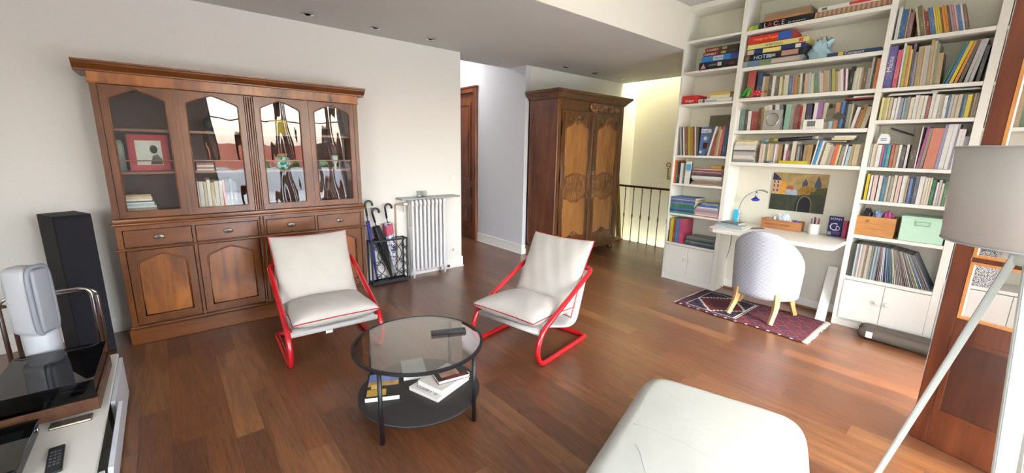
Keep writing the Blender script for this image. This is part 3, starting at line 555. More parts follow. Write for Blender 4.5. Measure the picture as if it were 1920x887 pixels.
def covermat(c, marks=True):
    k = 'cover_'+c+('' if marks else '_plain'); dk = .84
    if k in MATS: return MATS[k]
    m, nt, b, o = newmat(k); col = tuple(x*dk for x in lin(PAL[c])[:3])+(1,); b.inputs['Roughness'].default_value = .45
    lum = .3*col[0]+.6*col[1]+.1*col[2]
    mk = (.9, .85, .7, 1) if lum < .2 else tuple(x*.4 for x in col[:3])+(1,)
    tc = nt.nodes.new('ShaderNodeTexCoord'); sp = nt.nodes.new('ShaderNodeSeparateXYZ'); L(nt, tc.outputs['Object'], sp.inputs[0])
    mp = N(nt, 'Mapping'); mp.inputs['Scale'].default_value = (110, 0, 150); L(nt, tc.outputs['Object'], mp.inputs[0])
    ns = N(nt, 'TexNoise', Scale=1, Detail=2); L(nt, mp.outputs[0], ns.inputs[0])
    oi = nt.nodes.new('ShaderNodeObjectInfo')
    a = math_(nt, 'MULTIPLY_ADD', oi.outputs['Random'], .03, .05); z2 = math_(nt, 'MULTIPLY_ADD', oi.outputs['Random'], .05, .11)
    band = math_(nt, 'MULTIPLY', math_(nt, 'GREATER_THAN', sp.outputs[2], a), math_(nt, 'LESS_THAN', sp.outputs[2], z2))
    front = math_(nt, 'LESS_THAN', sp.outputs[1], .002)
    t = math_(nt, 'MULTIPLY', math_(nt, 'MULTIPLY', band, front), math_(nt, 'GREATER_THAN', ns.outputs[0], .6))
    v = N(nt, 'TexNoise', Scale=30, Detail=3); L(nt, tc.outputs['Object'], v.inputs[0])
    base = mixc(nt, v.outputs[0], tuple(x*.86 for x in col[:3])+(1,), tuple(min(1, x*1.1) for x in col[:3])+(1,))
    hue = mixc(nt, math_(nt, 'MULTIPLY', oi.outputs['Random'], .2), base, (.62, .52, .35, 1))
    L(nt, mixc(nt, math_(nt, 'MULTIPLY', t, .5 if marks else 0), hue, mk), b.inputs['Base Color']); MATS[k] = m; return m
def book_mesh(t, h, d, neg=False, cover=.0018, pages_in=.003):
    f = MB(); x0, x1 = (-t, 0) if neg else (0, t); c = min(cover, t*.2)
    f.mi = 0
    f.box(x0, x0+c, 0, d, 0, h); f.box(x1-c, x1, 0, d, 0, h); f.box(x0+c, x1-c, 0, c, 0, h)
    f.mi = 1; f.box(x0+c, x1-c, c, d-pages_in, pages_in, h-pages_in)
    return f
def book(label, t, h, d, col, loc, rot=(0, 0, 0), neg=False, group=None, name='book', cat='book', marks=True):
    o = book_mesh(t, h, d, neg).build(name, [covermat(col, marks), M_pages]); o.location = loc; o.rotation_euler = rot
    return tag(o, label, cat, group)
ORD = 'first second third fourth fifth sixth seventh eighth ninth tenth eleventh twelfth thirteenth fourteenth fifteenth sixteenth seventeenth eighteenth nineteenth twentieth'.split()
for t_ in ('twenty', 'thirty', 'forty'):
    ORD += [t_+'-'+u for u in ORD[:9]]+[{'twenty': 'thirtieth', 'thirty': 'fortieth', 'forty': 'fiftieth'}[t_]]
DEPTH = .17
def shelfrow(key, desc, group, kind='book', start=0, ysp=4.862, maxh=9, depth=DEPTH, name=None, word=None):
    z, items = ROWS[key]; n = len(items)
    rnd = random.Random(key)
    for i, (x0, w_, h, a, c) in enumerate(items):
        w_ /= 1000; h = min(h/1000, maxh); x0 /= 1000; ar = R(a)
        t = max(.005, w_*math.cos(ar)-.0006); neg = a > 0
        h = min(h, maxh)
        size = 'thin' if t < .014 else ('thick' if t > .034 else '')
        tall = 'tall ' if h > .25 else ('short ' if h < .165 else '')
        lean = ', leaning' if abs(a) > 8 else ''
        wd = word or ('book' if t > .012 else 'paperback')
        lab = f"{(size+' ' if size else '')}{tall}{nice(c)} {wd}{lean}, {ORD[i+start]} from left {desc}"
        d = min(depth*rnd.uniform(.85, 1.05), .235)
        if h > .24: d = min(.23, h*.75)
        loc = ((x0+w_) if neg else x0, ysp+rnd.uniform(-.006, .008), z+.0005)
        book(lab, t, h, d, c, loc, (0, ar, 0), neg, group, name or 'book', cat=kind)
    return n
# ------------------------------------------------------------------ built-in bookcase along the far wall
BF = 4.845
bc = thing('built_in_bookcase', 'white floor-to-ceiling built-in bookcase wall of four bays with cupboards below', 'bookcase', (-1.2, 5.0, 0))
CT, RT, LT, FT = [2.849, 2.49, 2.18, 1.845, 1.51], [2.563, 2.175, 1.91, 1.507, 1.21, .891, .493], [2.86, 2.522, 2.162, 1.567, 1.228, .86, .487], [2.55, 2.165, 1.83, 1.35, .95, .61]
def post(x0, x1, z0=0, y0=BF-.002): MB().box(x0, x1, y0, YF-.001, z0, ZC-.002, .002, 1).build('upright', M_shelf, bc, world=True)
post(-2.705, -2.68); post(-2.072, -2.022, 0, BF-.004); post(-.882, -.842, 0, BF-.004); post(-.252, -.198, 0, BF-.004)
for (xa, xb, zs, th) in ((-2.68, -2.072, LT, .024), (-2.022, -.882, CT, .034), (-.842, -.252, RT, .03), (-.198, XR-.002, FT, .028)):
    for z in zs: MB().box(xa+.0005, xb-.0005, BF, YF-.002, z-th, z, .0015, 1).build('shelf', M_shelf, bc, world=True)
    MB().box(xa+.0005, xb-.0005, BF, YF-.002, ZC-.06, ZC-.003, .0015, 1).build('shelf', M_shelf, bc, world=True)
def cup(xa, xb, ztop, left_open=False):
    MB().box(xa, xb, BF+.012, YF-.003, 0, .085).build('plinth', M_shelf, bc, world=True)
    MB().box(xa, xb, BF+.02, YF-.003, .085, .1).build('bottom', M_shelf, bc, world=True)
    c = (xa+xb)/2
    for a, b, kx in ((xa+.001, c-.0015, c-.035), (c+.0015, xb-.001, c+.035)):
        d = MB().box(a, b, BF-.012, BF+.006, .082, ztop-.004, .0015, 1).build('cupboard_door', M_shelf, bc, world=True)
        MB().lathe([(0, 0), (.006, 0), (.006, .012), (.016, .02), (.017, .027), (.011, .034), (0, .036)], seg=16, M=Mrt((kx, BF-.012, .3), rx=R(90))).build('knob', WHITE, d, world=True)
cup(-2.68, -2.072, LT[-1]-.024); cup(-.842, -.252, RT[-1]-.03); cup(-.198, XR-.004, FT[-1]-.028)
# desk top
ZDK = .815
dk = MB().poly_prism([(-2.02, 5.128), (-2.02, 4.50), (-1.925, 4.405), (-.955, 4.405), (-.884, 4.46), (-.884, 5.128)], 2, ZDK-.036, ZDK)
bmesh.ops.bevel(dk.bm, geom=[e for e in dk.bm.edges], offset=.003, segments=2, affect='EDGES')
dk = dk.build('desktop', M_shelf, origin=(-1.45, 4.75, ZDK)); tag(dk, 'white built-in desktop with clipped corners set into the bookcase', 'desk')
lp = MB().box(-.04, .04, 0, .03, 0, .56, .003, 1).build('leaning_plank', M_shelf); lp.location = (-.965, 4.80, .005); lp.rotation_euler = (R(-24), 0, R(3)); tag(lp, 'white plank leaning under the right end of the desk', 'plank')

M_wletter = plain('white_lettering', '#e9e6dd', .6)
shelfrow('C3a', 'on third shelf, centre bay, left half', 'books on the third shelf of the centre bay')
shelfrow('C3b', 'on third shelf, centre bay, right half', 'books on the third shelf of the centre bay')
shelfrow('C4a', 'on fourth shelf left of the clock', 'books on the fourth shelf of the centre bay', ysp=4.895)
shelfrow('C4b', 'on fourth shelf, counted from the clock', 'books on the fourth shelf of the centre bay', ysp=4.885)
shelfrow('C5a', 'after the flat stack just above the desk', 'books on the shelf above the desk', ysp=4.875)
shelfrow('C5b', 'in right half of the shelf above the desk', 'books on the shelf above the desk')
shelfrow('R1', 'on top shelf, right bay', 'comics and magazines on the top shelf of the right bay', 'magazine', name='magazine', word='album', depth=.2)
shelfrow('R2a', 'on second shelf, right bay', 'folders and albums on the second shelf of the right bay', 'folder', name='folder', word='album', depth=.22, maxh=.35)
for o_ in bpy.data.objects:
    if o_.get('label', '').find('royal blue') >= 0 and o_['category'] == 'folder' and o_.dimensions.z > .2:
        tx = text('Maisa', .05, M_wletter, None, (0, 0, 0), world=False, sx=1.15, rot=(0, 0, 0)); tx.parent = o_; tx.rotation_euler = (R(90), R(-90), 0); tx.location = (.036, -.001, .13)
shelfrow('R2b', 'in tilted group, right end of second shelf', 'tilted magazines on the second shelf of the right bay', 'magazine', name='magazine', word='magazine', depth=.22, maxh=.32)
shelfrow('R3', 'on third shelf, right bay', 'paperbacks on the third shelf of the right bay', depth=.13)
shelfrow('R4', 'on fourth shelf, right bay', 'books on the fourth shelf of the right bay', maxh=.355)
shelfrow('R5', 'on fifth shelf, right bay', 'books on the fifth shelf of the right bay', depth=.14, maxh=.235)
shelfrow('L3a', 'on third shelf, left bay', 'magazines on the third shelf of the left bay', 'magazine', name='magazine', word='magazine', depth=.2, maxh=.335)
shelfrow('L3b', 'beside the blue-covered magazine, left bay', 'magazines on the third shelf of the left bay', 'magazine', name='magazine', word='magazine', depth=.2, maxh=.335)
shelfrow('L4', 'on fourth shelf, left bay', 'books on the fourth shelf of the left bay', maxh=.28)
shelfrow('L6', 'on lowest open shelf, left bay', 'folders on the lowest shelf of the left bay', 'folder', name='folder', word='folder', depth=.22, maxh=.30)
# records
rnd = random.Random(4); x = -.836; aprev = 0
cols = ['white', 'cream', 'silver', 'slate', 'navy', 'black', 'teal', 'tan', 'lavender', 'paleblue', 'grey', 'darkgrey', 'beige', 'palegreen', 'brownpink']
NR = 50
for i in range(NR):
    c = ('black', 'black', 'darkteal', 'darkteal')[i] if i < 4 else ('slate' if i == NR-1 else rnd.choice(cols))
    t = .0088 if i < 22 else .0062
    if i == NR-1: t = .012
    a = 0 if i < 22 else -R(27)*((i-21)/(NR-22))**.9
    if i: x += .0006 + max(0, .312*(math.tan(-a)-math.tan(-aprev)))
    book(f"{nice(c)} vinyl record sleeve, {ORD[i]} from left in the row below the wooden crate", t, .312, .245, c, (x, 4.862+rnd.uniform(-.004, .006), .4935), (0, a, 0), False, 'vinyl records on the shelf over the right cupboards', 'vinyl_record', 'record', marks=False)
    x += t/math.cos(a); aprev = a
# fourth bay books
def simple_row(z, x, lst, desc, group, depth=.17):
    for i, (t, h, c) in enumerate(lst):
        book(f"{nice(c)} volume, {ORD[i]} from left {desc}", t, h, depth, c, (x, 4.865, z+.0005), group=group); x += t+.001
simple_row(2.5505, -.19, [(.06, .34, 'terracotta'), (.05, .33, 'brownpink'), (.05, .3, 'tan'), (.04, .3, 'cream')], 'on top shelf of rightmost bay, beside the wooden door', 'volumes in the rightmost bay')
simple_row(2.1655, -.19, [(.022, .31, 'darkred'), (.018, .29, 'redgrey'), (.02, .24, 'white'), (.03, .24, 'slate')], 'on second shelf of rightmost bay, beside the wooden door', 'volumes in the rightmost bay')
simple_row(1.8305, -.19, [(.02, .25, 'orange'), (.02, .25, 'paleyellow'), (.025, .22, 'white'), (.02, .2, 'grey')], 'on third shelf of rightmost bay, behind the door stile', 'volumes in the rightmost bay')
simple_row(1.8305, -.06, [(.035, .26, 'tan'), (.035, .25, 'green'), (.03, .25, 'green'), (.03, .25, 'mint'), (.03, .25, 'green'), (.03, .24, 'white')], 'seen through the upper door pane', 'binders in the rightmost bay')
simple_row(.6105, -.19, [(.02, .3, 'black'), (.012, .3, 'silver'), (.02, .3, 'darkteal'), (.014, .29, 'darkgrey')], 'on low shelf of rightmost bay, beside the door edge', 'volumes in the rightmost bay')
simple_row(1.3505, -.19, [(.03, .22, 'cream'), (.03, .24, 'white'), (.03, .2, 'paleblue')], 'in rightmost bay, behind the lamp shade', 'volumes in the rightmost bay')
mf = MB().poly_prism([(0, 0), (.24, 0), (.24, .3), (.1, .3), (0, .18)], 0, 0, .16)
m, nt, b, o_ = newmat('speckled_card'); v = N(nt, 'TexNoise', Scale=130, Detail=2); L(nt, ocoord(nt), v.inputs[0]); r_ = nt.nodes.new('ShaderNodeValToRGB'); r_.color_ramp.elements[0].position = .45; r_.color_ramp.elements[1].position = .52; r_.color_ramp.elements[0].color = lin('#4a4a4a'); r_.color_ramp.elements[1].color = lin('#d8d8d6'); L(nt, v.outputs[0], r_.inputs[0]); L(nt, r_.outputs[0], b.inputs['Base Color'])
o = mf.build('magazine_file', m); o.location = (-.10, 4.86, .611); tag(o, 'black and white speckled magazine file seen through the lower door pane', 'magazine file')
for k in range(3):
    book(f"white flat book, {('lowest','middle','topmost')[k]} of the pile on the shelf behind the door glass", .012, .3-.02*k, .22, 'white', (-.06, 4.855, .951+.0128*k), (0, R(90), 0), True, 'flat white books behind the door glass')
# ------------------------------------------------------------------ flat stacks
def stack(lst, x, y, z, desc, group, dz=.0003, kind='book', nm='book'):
    """lst from bottom: (thickness, length, depth, colour, dx)"""
    n = len(lst)
    for i, (t, l, d, c, dx) in enumerate(lst):
        pos = 'lowest' if i == 0 else ('topmost' if i == n-1 else ORD[i]+' from bottom')
        book(f"flat {nice(c)} {kind}, {pos} {desc}", t, l, d, c, (x+dx, y+random.uniform(0, .008), z), (0, R(90), R(random.uniform(-1.2, 1.2))), True, group, nm, kind)
        z += t+dz
    return z
stack([(.03, .235, .2, 'grey', 0), (.018, .22, .19, 'cream', .01), (.024, .2, .19, 'white', .012), (.03, .22, .2, 'silver', .012), (.012, .2, .19, 'pinkgrey', .015), (.014, .22, .19, 'darkpurple', .01), (.022, .21, .19, 'white', .013), (.024, .22, .2, 'white', .012), (.022, .21, .19, 'cream', .018), (.018, .2, .18, 'white', .02), (.016, .19, .17, 'yellow', .03)], -2.018, 4.862, 1.5105, 'in the flat pile left above the desk', 'flat book pile above the desk')
stack([(.018, .165, .14, 'paleyellow', 0), (.02, .16, .13, 'white', .02)], -1.14, 4.87, 1.745, 'lying on the books at the right above the desk', 'books lying on top of the row above the desk')
stack([(.012, .19, .16, 'beige', 0), (.014, .16, .15, 'slate', .02), (.014, .17, .15, 'navygrey', .01)], -1.225, 4.93, 1.726, 'lying further back on the row above the desk', 'books lying on top of the row above the desk')
yb = book('slim yellow book lying flat on the front edge above the desk', .03, .25, .05, 'yellow', (-1.545, 4.846, 1.5105), (0, R(90), 0), True)
stack([(.014, .37, .24, 'tan', 0), (.02, .36, .24, 'brownpink', .01), (.022, .36, .24, 'taupe', .0), (.018, .35, .23, 'silver', .012), (.03, .36, .23, 'white', -.0), (.022, .35, .23, 'navy', .0), (.018, .34, .22, 'brownred', .01), (.012, .34, .22, 'lavender', .01), (.02, .34, .22, 'redbrown', .005), (.012, .32, .2, 'palepink', .02)], -2.455, 4.86, 1.2285, 'in the flat pile beside the white-blue brochure', 'flat pile on the fourth shelf of the left bay')
FOL = [(.026, .36, .24, 'teal2', 0), (.024, .36, .24, 'navy', .0), (.02, .355, .24, 'blue', .0), (.024, .36, .24, 'green', .002), (.026, .35, .24, 'green', .0), (.02, .36, .24, 'blue', .0), (.026, .36, .24, 'royalblue', .0), (.008, .355, .24, 'paleyellow', .0), (.026, .36, .24, 'blue', .0)]
stack([(t, l*.87, d, c, dx) for t, l, d, c, dx in FOL], -2.674, 4.835, .8605, 'in the blue and green folder pile, left bay', 'pile of plastic folders in the left bay', kind='folder', nm='folder')
stack([(.01, .275, .23, 'red', 0), (.012, .27, .23, 'white', .005), (.028, .27, .23, 'pinkbeige', 0), (.03, .27, .23, 'mauve', 0), (.02, .26, .22, 'silver', .01), (.012, .25, .22, 'white', .015), (.03, .2, .2, 'blue', .06), (.016, .19, .18, 'grey', .07)], -2.355, 4.845, .8605, 'in the purple and red pile beside the folders', 'pile of pads on the fifth shelf of the left bay')
stack([(.036, .36, .25, 'navy', 0), (.018, .35, .24, 'tealgrey', .005), (.02, .35, .24, 'darkgreen', .003), (.02, .34, .24, 'slate', .008), (.014, .33, .23, 'grey', .012)], -2.445, 4.856, .4875, 'in the atlas pile on the lowest open shelf', 'pile of atlases on the lowest shelf of the left bay')
M_wlet = plain('white_lettering', '#e9e6dd', .6); M_dlet = plain('dark_lettering', '#222638', .6); M_glet = plain('gold_lettering', '#d6b45c', .5); M_olet = plain('orange_lettering', '#f2b32c', .5); M_rlet = plain('red_lettering', '#c8261e', .5)
stack([(.012, .3, .2, 'white', 0), (.006, .27, .2, 'grey', .01)], -.79, 4.87, 2.112, 'sheet pack lying on the third-shelf books, right bay', 'papers on the third-shelf row')
stack([(.012, .27, .2, 'silver', 0)], -.53, 4.87, 2.122, 'lying over the right half of that row', 'papers on the third-shelf row')
stack([(.012, .22, .15, 'darkred', 0), (.014, .2, .14, 'white', .06)], -1.1, 4.90, 2.105, 'lying on the fourth-shelf books by the right upright', 'books lying on the fourth-shelf row')
# blue magazine facing out, white-blue brochure, olive board
def facecard(name, label, cat, x0, x1, y, z, h, col, t=.012, rot=0, mat=None):
    o = MB().box(0, x1-x0, 0, t, 0, h, .001, 1).build(name, mat or covermat(col, False)); o.location = (x0, y, z); o.rotation_euler = (R(rot), 0, 0); return tag(o, label, cat)
o = facecard('magazine', 'blue-covered magazine facing out on the third shelf of the left bay', 'magazine', -2.406, -2.285, 4.875, 1.5675, .33, 'blue', rot=-3)
MB().box(.002, .119, -.001, 0, .262, .305).build('title_band', WHITE, o); MB().lathe([(.016, 0), (.022, 0), (.022, .001), (.016, .001), (.016, 0)], seg=20, M=Mrt((.06, -.001, .2), rx=R(90))).build('emblem', M_wlet, o)
MB().lathe([(0, 0), (.016, 0), (.016, .001), (0, .001)], seg=20, M=Mrt((.02, -.001, .045), rx=R(90))).build('logo_disc', M_wlet, o); MB().box(.04, .1, -.001, 0, .08, .15, .0003, 1).build('cover_figure', plain('cover_shadow', '#3a1420', .5), o)  # figure printed dark on the cover
text('BLAKE', .036, M_dlet, o, (.008, -.0015, .268), world=False, sx=.8)
facecard('picture_board', 'large olive picture board standing behind the magazines, left bay', 'picture', -2.42, -2.17, 5.08, 1.5675, .47, 'olive', .015, -2)
o = facecard('brochure', 'white and pale blue brochure facing out on the fourth shelf of the left bay', 'brochure', -2.545, -2.475, 4.868, 1.2285, .27, 'white', .012, -2)
MB().box(.008, .068, -.0008, 0, .16, .235).build('cover_photo', plain('sky_photo', '#5aa6d0', .5, noise=.3, nscale=20), o)
o = MB().box(0, .05, 0, .05, 0, .075, .003, 1).build('small_box', M_blackgloss); o.location = (-2.46-.015, 4.865, 1.2285); tag(o, 'small black box between the brochure and the flat pile', 'box')
t = thing('film_box', 'yellow cardboard box on top of the flat pile, left bay', 'box', (-2.2, 4.9, 1.4235)); MB().box(-.05, .07, 0, .08, 0, .035, .002, 1).build('carton', plain('yellow_carton', '#c8962a', .6), t)

# ------------------------------------------------------------------ board games
def game(label, x0, x1, z0, z1, col, depth=.24, y=4.862, name='board_game', bands=(), mat=None):
    t = thing(name, label, 'board game', ((x0+x1)/2, y, z0))
    w_ = (x1-x0)/2; h = z1-z0
    f = MB().box(-w_, w_, 0, depth, h*.12, h, .0015, 1); lid = f.build('lid', mat or plain('carton_'+col, col, .45), t)
    MB().box(-w_+.003, w_-.003, .003, depth-.003, 0, h*.12+.001).build('tray', mat or plain('carton_'+col, col, .45), t)
    for (a, b, c, d, cc) in bands: MB().box(-w_+a*(x1-x0), -w_+b*(x1-x0), -.001, .001, c*h, d*h).build('printed_panel', plain('print_'+cc, cc, .5), t)
    return t
def gtxt(t, body, size, mat, dx, dz, sx=1): return text(body, size, mat, t, (t.location.x+dx, t.location.y-.0015, t.location.z+dz), sx=sx)
g = game('small green and yellow card game box, first on top shelf of centre bay', -2.015, -1.92, 2.8495, 2.895, '#8fae3a', .1, bands=((.05, .45, .1, .9, '#c9c23a'),))
g = game('long black game box with LA CLE title, top shelf of centre bay', -1.91, -1.445, 2.8495, 2.912, '#17171a', .24, bands=((.02, .05, .1, .9, '#33302c'),))
for k, (ch, mt) in enumerate(zip('LACLE', (M_wlet, M_rlet, M_wlet, M_rlet, M_wlet))): gtxt(g, ch, .062, mt, -.19+.036*k+(.015 if k > 1 else 0), .01, .85)
gtxt(g, 'jeu de memoire', .022, M_wlet, .03, .012)
g = game('wooden backgammon-like case lying on the long black game box', -1.87, -1.475, 2.9125, 2.985, '#8e7a62', .2); MB().box(-.2, .2, -.004, .2, 0, .022, .002, 1).build('wood_edge', wood('case_wood', '#9c6a3a', '#c9955c', 0, 3), g)
MB().lathe([(0, 0), (.006, 0), (.006, .004), (0, .004)], seg=10, M=Mrt((.01, -.0, .045), rx=R(90))).build('clasp', M_brass, g)
m, nt, b, o_ = newmat('row_of_spines'); wv = N(nt, 'TexWave', Scale=9, Distortion=.6); wv.inputs['Detail'].default_value = 2; L(nt, ocoord(nt), wv.inputs[0]); L(nt, mixc(nt, wv.outputs[0], lin('#8a6a4c'), lin('#b9967a')), b.inputs['Base Color'])
g = game('long beige game box printed like a row of book spines, right of top shelf', -1.432, -.89, 2.8495, 2.905, '#a98a6a', .2, mat=m)
g = game('white and red long box lying on the beige box, top shelf', -1.41, -.90, 2.9055, 2.94, '#d8d6cc', .18, bands=((.05, .13, .2, .8, '#5a6a5c'), (.45, 1, .3, .98, '#c83a34')))
g = game('grey-green patterned game box, bottom of pile on second shelf of centre bay', -2.017, -1.475, 2.4905, 2.548, '#8f9a94', .25, y=4.85, bands=((.08, .3, .1, .9, '#5f7a96'), (.3, .5, .1, .9, '#6f8060'), (.5, .95, .25, .85, '#b9a294'))); 
g = game('black HOTEL board game box in the pile of centre bay', -2.017, -1.485, 2.5485, 2.61, '#15171c', .25, y=4.852, bands=((.02, .1, .1, .9, '#7a5a4c'), (.42, .56, .3, .7, '#9a9a86'), (.66, .93, .2, .95, '#b58a78'))); gtxt(g, 'HOTEL', .052, plain('hotel_blue', '#a8c4e4', .5), -.17, .012, 1.05)
g = game('dark blue and cream game box under the cream one, centre bay pile', -2.0, -1.485, 2.6105, 2.66, '#1f2f66', .24, bands=((.01, .14, .05, .95, '#c9b896'), (.3, .62, .1, .9, '#e0d080'), (.86, .95, .2, .9, '#d8d2b8')))
g = game('cream Stratego board game box near top of centre bay pile', -2.0, -1.47, 2.6605, 2.715, '#d9cc7a', .25, bands=((.0, 1, .0, .08, '#2a2618'), (0, 1, .93, 1, '#2a2618'), (.88, .95, .2, .8, '#c85a44'))); gtxt(g, 'STRATEGO', .034, plain('stratego_grey', '#6a5a3c', .6), -.095, .014, .95)
g = game('red Voyage en France board game box topping the centre bay pile', -2.0, -1.59, 2.7155, 2.79, '#c8261e', .24, bands=((.68, .98, .05, .98, '#2456a8'),)); gtxt(g, 'Voyage en France', .036, M_olet, -.15, .03, .86)
t = thing('shopping_bag', 'pale blue crumpled plastic bag beside the board game pile', 'bag', (-1.36, 4.93, 2.4905))
rnd = random.Random(2); f = MB()
def bagf(u, v):
    a = u*2*math.pi; z = v*.17*(1+.15*math.sin(a*3+1)); r_ = (.085*(1-v*.55)+.02*math.sin(a*5+v*9)*(.4+v)); return (r_*1.25*math.cos(a)+.015*math.sin(v*9), r_*.55*math.sin(a), z)
f.grid(bagf, 26, 12, closeu=True); f.build('bag_body', plain('plastic_blue', '#a9cbd4', .25, noise=.25, nscale=25), t)
MB().tube([(-.02, 0, .15), (.0, -.01, .2), (.03, 0, .205), (.05, 0, .13), (.06, 0, .05)], .006, 6, flat=(.4, 1.6)).build('bag_handle', plain('plastic_dark', '#3c5a70', .3), t)
g = game('long flat navy Compact game box, right of second shelf of centre bay', -1.285, -.9, 2.4905, 2.525, '#24405e', .22, bands=((.22, .32, .1, .95, '#d8b93a'),)); gtxt(g, 'Compact', .034, M_wlet, -.06, .007, 1.1)
# left bay games
g = game('black board game box with pink triangle, second shelf of left bay', -2.505, -2.085, 2.5225, 2.605, '#1c1a20', .25, bands=((.5, .6, .35, .8, '#c9c6bc'),)); MB().poly_prism([(-.19, .012), (-.13, .012), (-.16, .07)], 1, -.0015, 0).build('pink_triangle', plain('pink_print', '#c98a8c', .5), g); gtxt(g, 'DILEMME', .022, plain('grey_print', '#8c8c92', .5), -.1, .038, 1); gtxt(g, '2 ans', .03, M_rlet, .12, .03, 1)
g = game('blue board game box between the black and the brown ones, left bay', -2.48, -2.082, 2.6055, 2.665, '#2274b4', .24, bands=((.32, .6, .12, .88, '#b9bcc0'), (.8, 1, .0, 1, '#2a3a7a'))); gtxt(g, 'Trivial Kids', .026, M_dlet, -.06, .02, .8)
g = game('lower dark brown SCRABBLE box in the left bay', -2.47, -2.09, 2.6655, 2.707, '#3a2a22', .2, bands=((.02, .45, .1, .9, '#7c2a1e'), (.52, .66, .2, .8, '#a08a4c'))); gtxt(g, 'SCRABBLE', .03, plain('peach_print', '#f0c0a8', .5), -.175, .009, .95)
g = game('upper dark brown SCRABBLE box in the left bay', -2.45, -2.09, 2.7075, 2.75, '#33271f', .2, bands=((.02, .45, .1, .9, '#7c2a1e'), (.52, .66, .2, .8, '#a08a4c'))); gtxt(g, 'SCRABBLE', .03, plain('peach_print', '#f0c0a8', .5), -.165, .009, .95)
g = game('red Xidigm box on the third shelf of the left bay', -2.665, -2.475, 2.1625, 2.255, '#c3261c', .22, y=4.86); gtxt(g, 'Xidigm', .04, plain('cream_print', '#f4e4c0', .5), -.06, .022, .95)
g = game('long white Password game box beside the red one, left bay', -2.47, -2.09, 2.1625, 2.205, '#dcdad0', .2, bands=((.04, .1, .2, .8, '#8c9a84'), (.13, .2, .15, .9, '#4a3a44'))); gtxt(g, 'Password', .032, plain('navy_print', '#2c4a78', .5), -.1, .01, .95)
g = game('cream and white flat box on the long white game, left bay', -2.37, -2.12, 2.2055, 2.24, '#d9d2ac', .18, bands=((.05, .12, .1, .8, '#8a8a74'),)); g2 = game('mustard yellow flat box, top of the small pile in the left bay', -2.35, -2.12, 2.2405, 2.27, '#c4a24a', .16)
# ------------------------------------------------------------------ things on the shelves
t = thing('frog_toy', 'green and red plush toy lying in front of the crimson book', 'toy', (-1.872, 4.888, 2.183)); t.scale = (1.25, 1.1, 1.25)
G = plain('plush_green', '#3fae3a', .9, bmp=.3); RD = plain('plush_red', '#c4202c', .9, bmp=.3); BRN = plain('plush_brown', '#9a5a34', .9)
MB().lathe([(0, -.03), (.02, -.026), (.032, -.01), (.033, .01), (.02, .026), (0, .03)], seg=16, M=Mrt((.02, 0, .033), ry=R(90)) @ Matrix.Diagonal((1, 1, 1.5, 1))).build('body', RD, t)
f = MB()
for p in [(.04, -.03, .04), (.0, -.031, .03), (.02, -.032, .045), (.03, -.031, .02), (.055, -.028, .028)]: f.lathe([(0, 0), (.004, 0), (.004, .002), (0, .002)], c=(0, 0, 0), seg=8, M=Mrt(p, rx=R(90)))
f.build('dots', M_wlet, t)
for pts in ([(-.02, -.01, .04), (-.06, -.02, .085), (-.09, -.02, .02)], [(-.02, 0, .03), (-.04, -.03, .07), (-.05, -.035, .012)], [(-.07, 0, .02), (-.1, -.005, .045), (-.11, 0, .012)]): MB().tube(fillet(pts, .03), .012, 8).build('leg', G, t)
MB().lathe([(0, -.025), (.017, -.018), (.024, 0), (.017, .018), (0, .025)], seg=14, M=Mrt((.085, 0, .04))).build('head', BRN, t); MB().tube([(.07, 0, .06), (.085, -.005, .085), (.1, 0, .06)], .011, 8).build('hat', G, t)
# silver photo frame with round opening
t = thing('framed_opening', 'square silver photo frame with a round opening on the fourth shelf', 'photo frame', (-1.667, 4.868, 1.8455)); t.rotation_euler = (R(-6), 0, 0)
n = 28; MB().plate([(-.083, 0), (.083, 0), (.083, .2), (-.083, .2)], [(.058*math.cos(2*math.pi*k/n), .105+.066*math.sin(2*math.pi*k/n)) for k in range(n)], 1, -.008, .006).build('frame', plain('brushed_silver', '#b9b8b0', .3, .6), t)
MB().box(-.08, .08, .006, .01, .003, .197).build('mount', plain('frame_mount', '#a8a498', .5), t); MB().tube([(.056*math.cos(2*math.pi*k/n), -.009, .105+.064*math.sin(2*math.pi*k/n)) for k in range(n)], .004, 8, closed=True).build('ring', M_chrome, t)
t = thing('desk_clock', 'white digital clock with grey display on the fourth shelf', 'clock', (-1.306, 4.855, 1.8455))
MB().box(-.08, .08, 0, .03, 0, .092, .004, 2).build('case', WHITE, t); MB().box(-.048, .02, -.001, .004, .026, .078).build('display', plain('lcd_grey', '#6d7670', .25), t)
f = MB()
for k in range(4): f.lathe([(0, 0), (.004, 0), (.003, .002), (0, .002)], seg=8, M=Mrt((-.045+.022*k, 0, .012), rx=R(90)))
f.build('buttons', plain('button_grey', '#8a8a8a', .5), t)
def card(name, label, w_, h, loc, rot, mat): o = MB().box(-w_/2, w_/2, 0, .002, 0, h).build(name, mat); o.location = loc; o.rotation_euler = rot; return tag(o, label, 'photo')
card('photo_card', 'black and white photo card leaning on books right of the white clock', .11, .12, (-1.18, 4.877, 1.9155), (R(-8), R(-12), 0), plain('bw_photo', '#6a6a58', .4, noise=.6, nscale=25))
card('photo_card', 'dark landscape photo card tilted in front of the terracotta book', .07, .06, (-1.13, 4.868, 1.931), (R(-10), R(28), 0), plain('dark_photo', '#4a4a36', .4, noise=.6, nscale=35))
t = thing('poster_tube', 'dark poster tube with pale end lying on the books above the desk', 'tube', (-1.51, 4.95, 1.76))
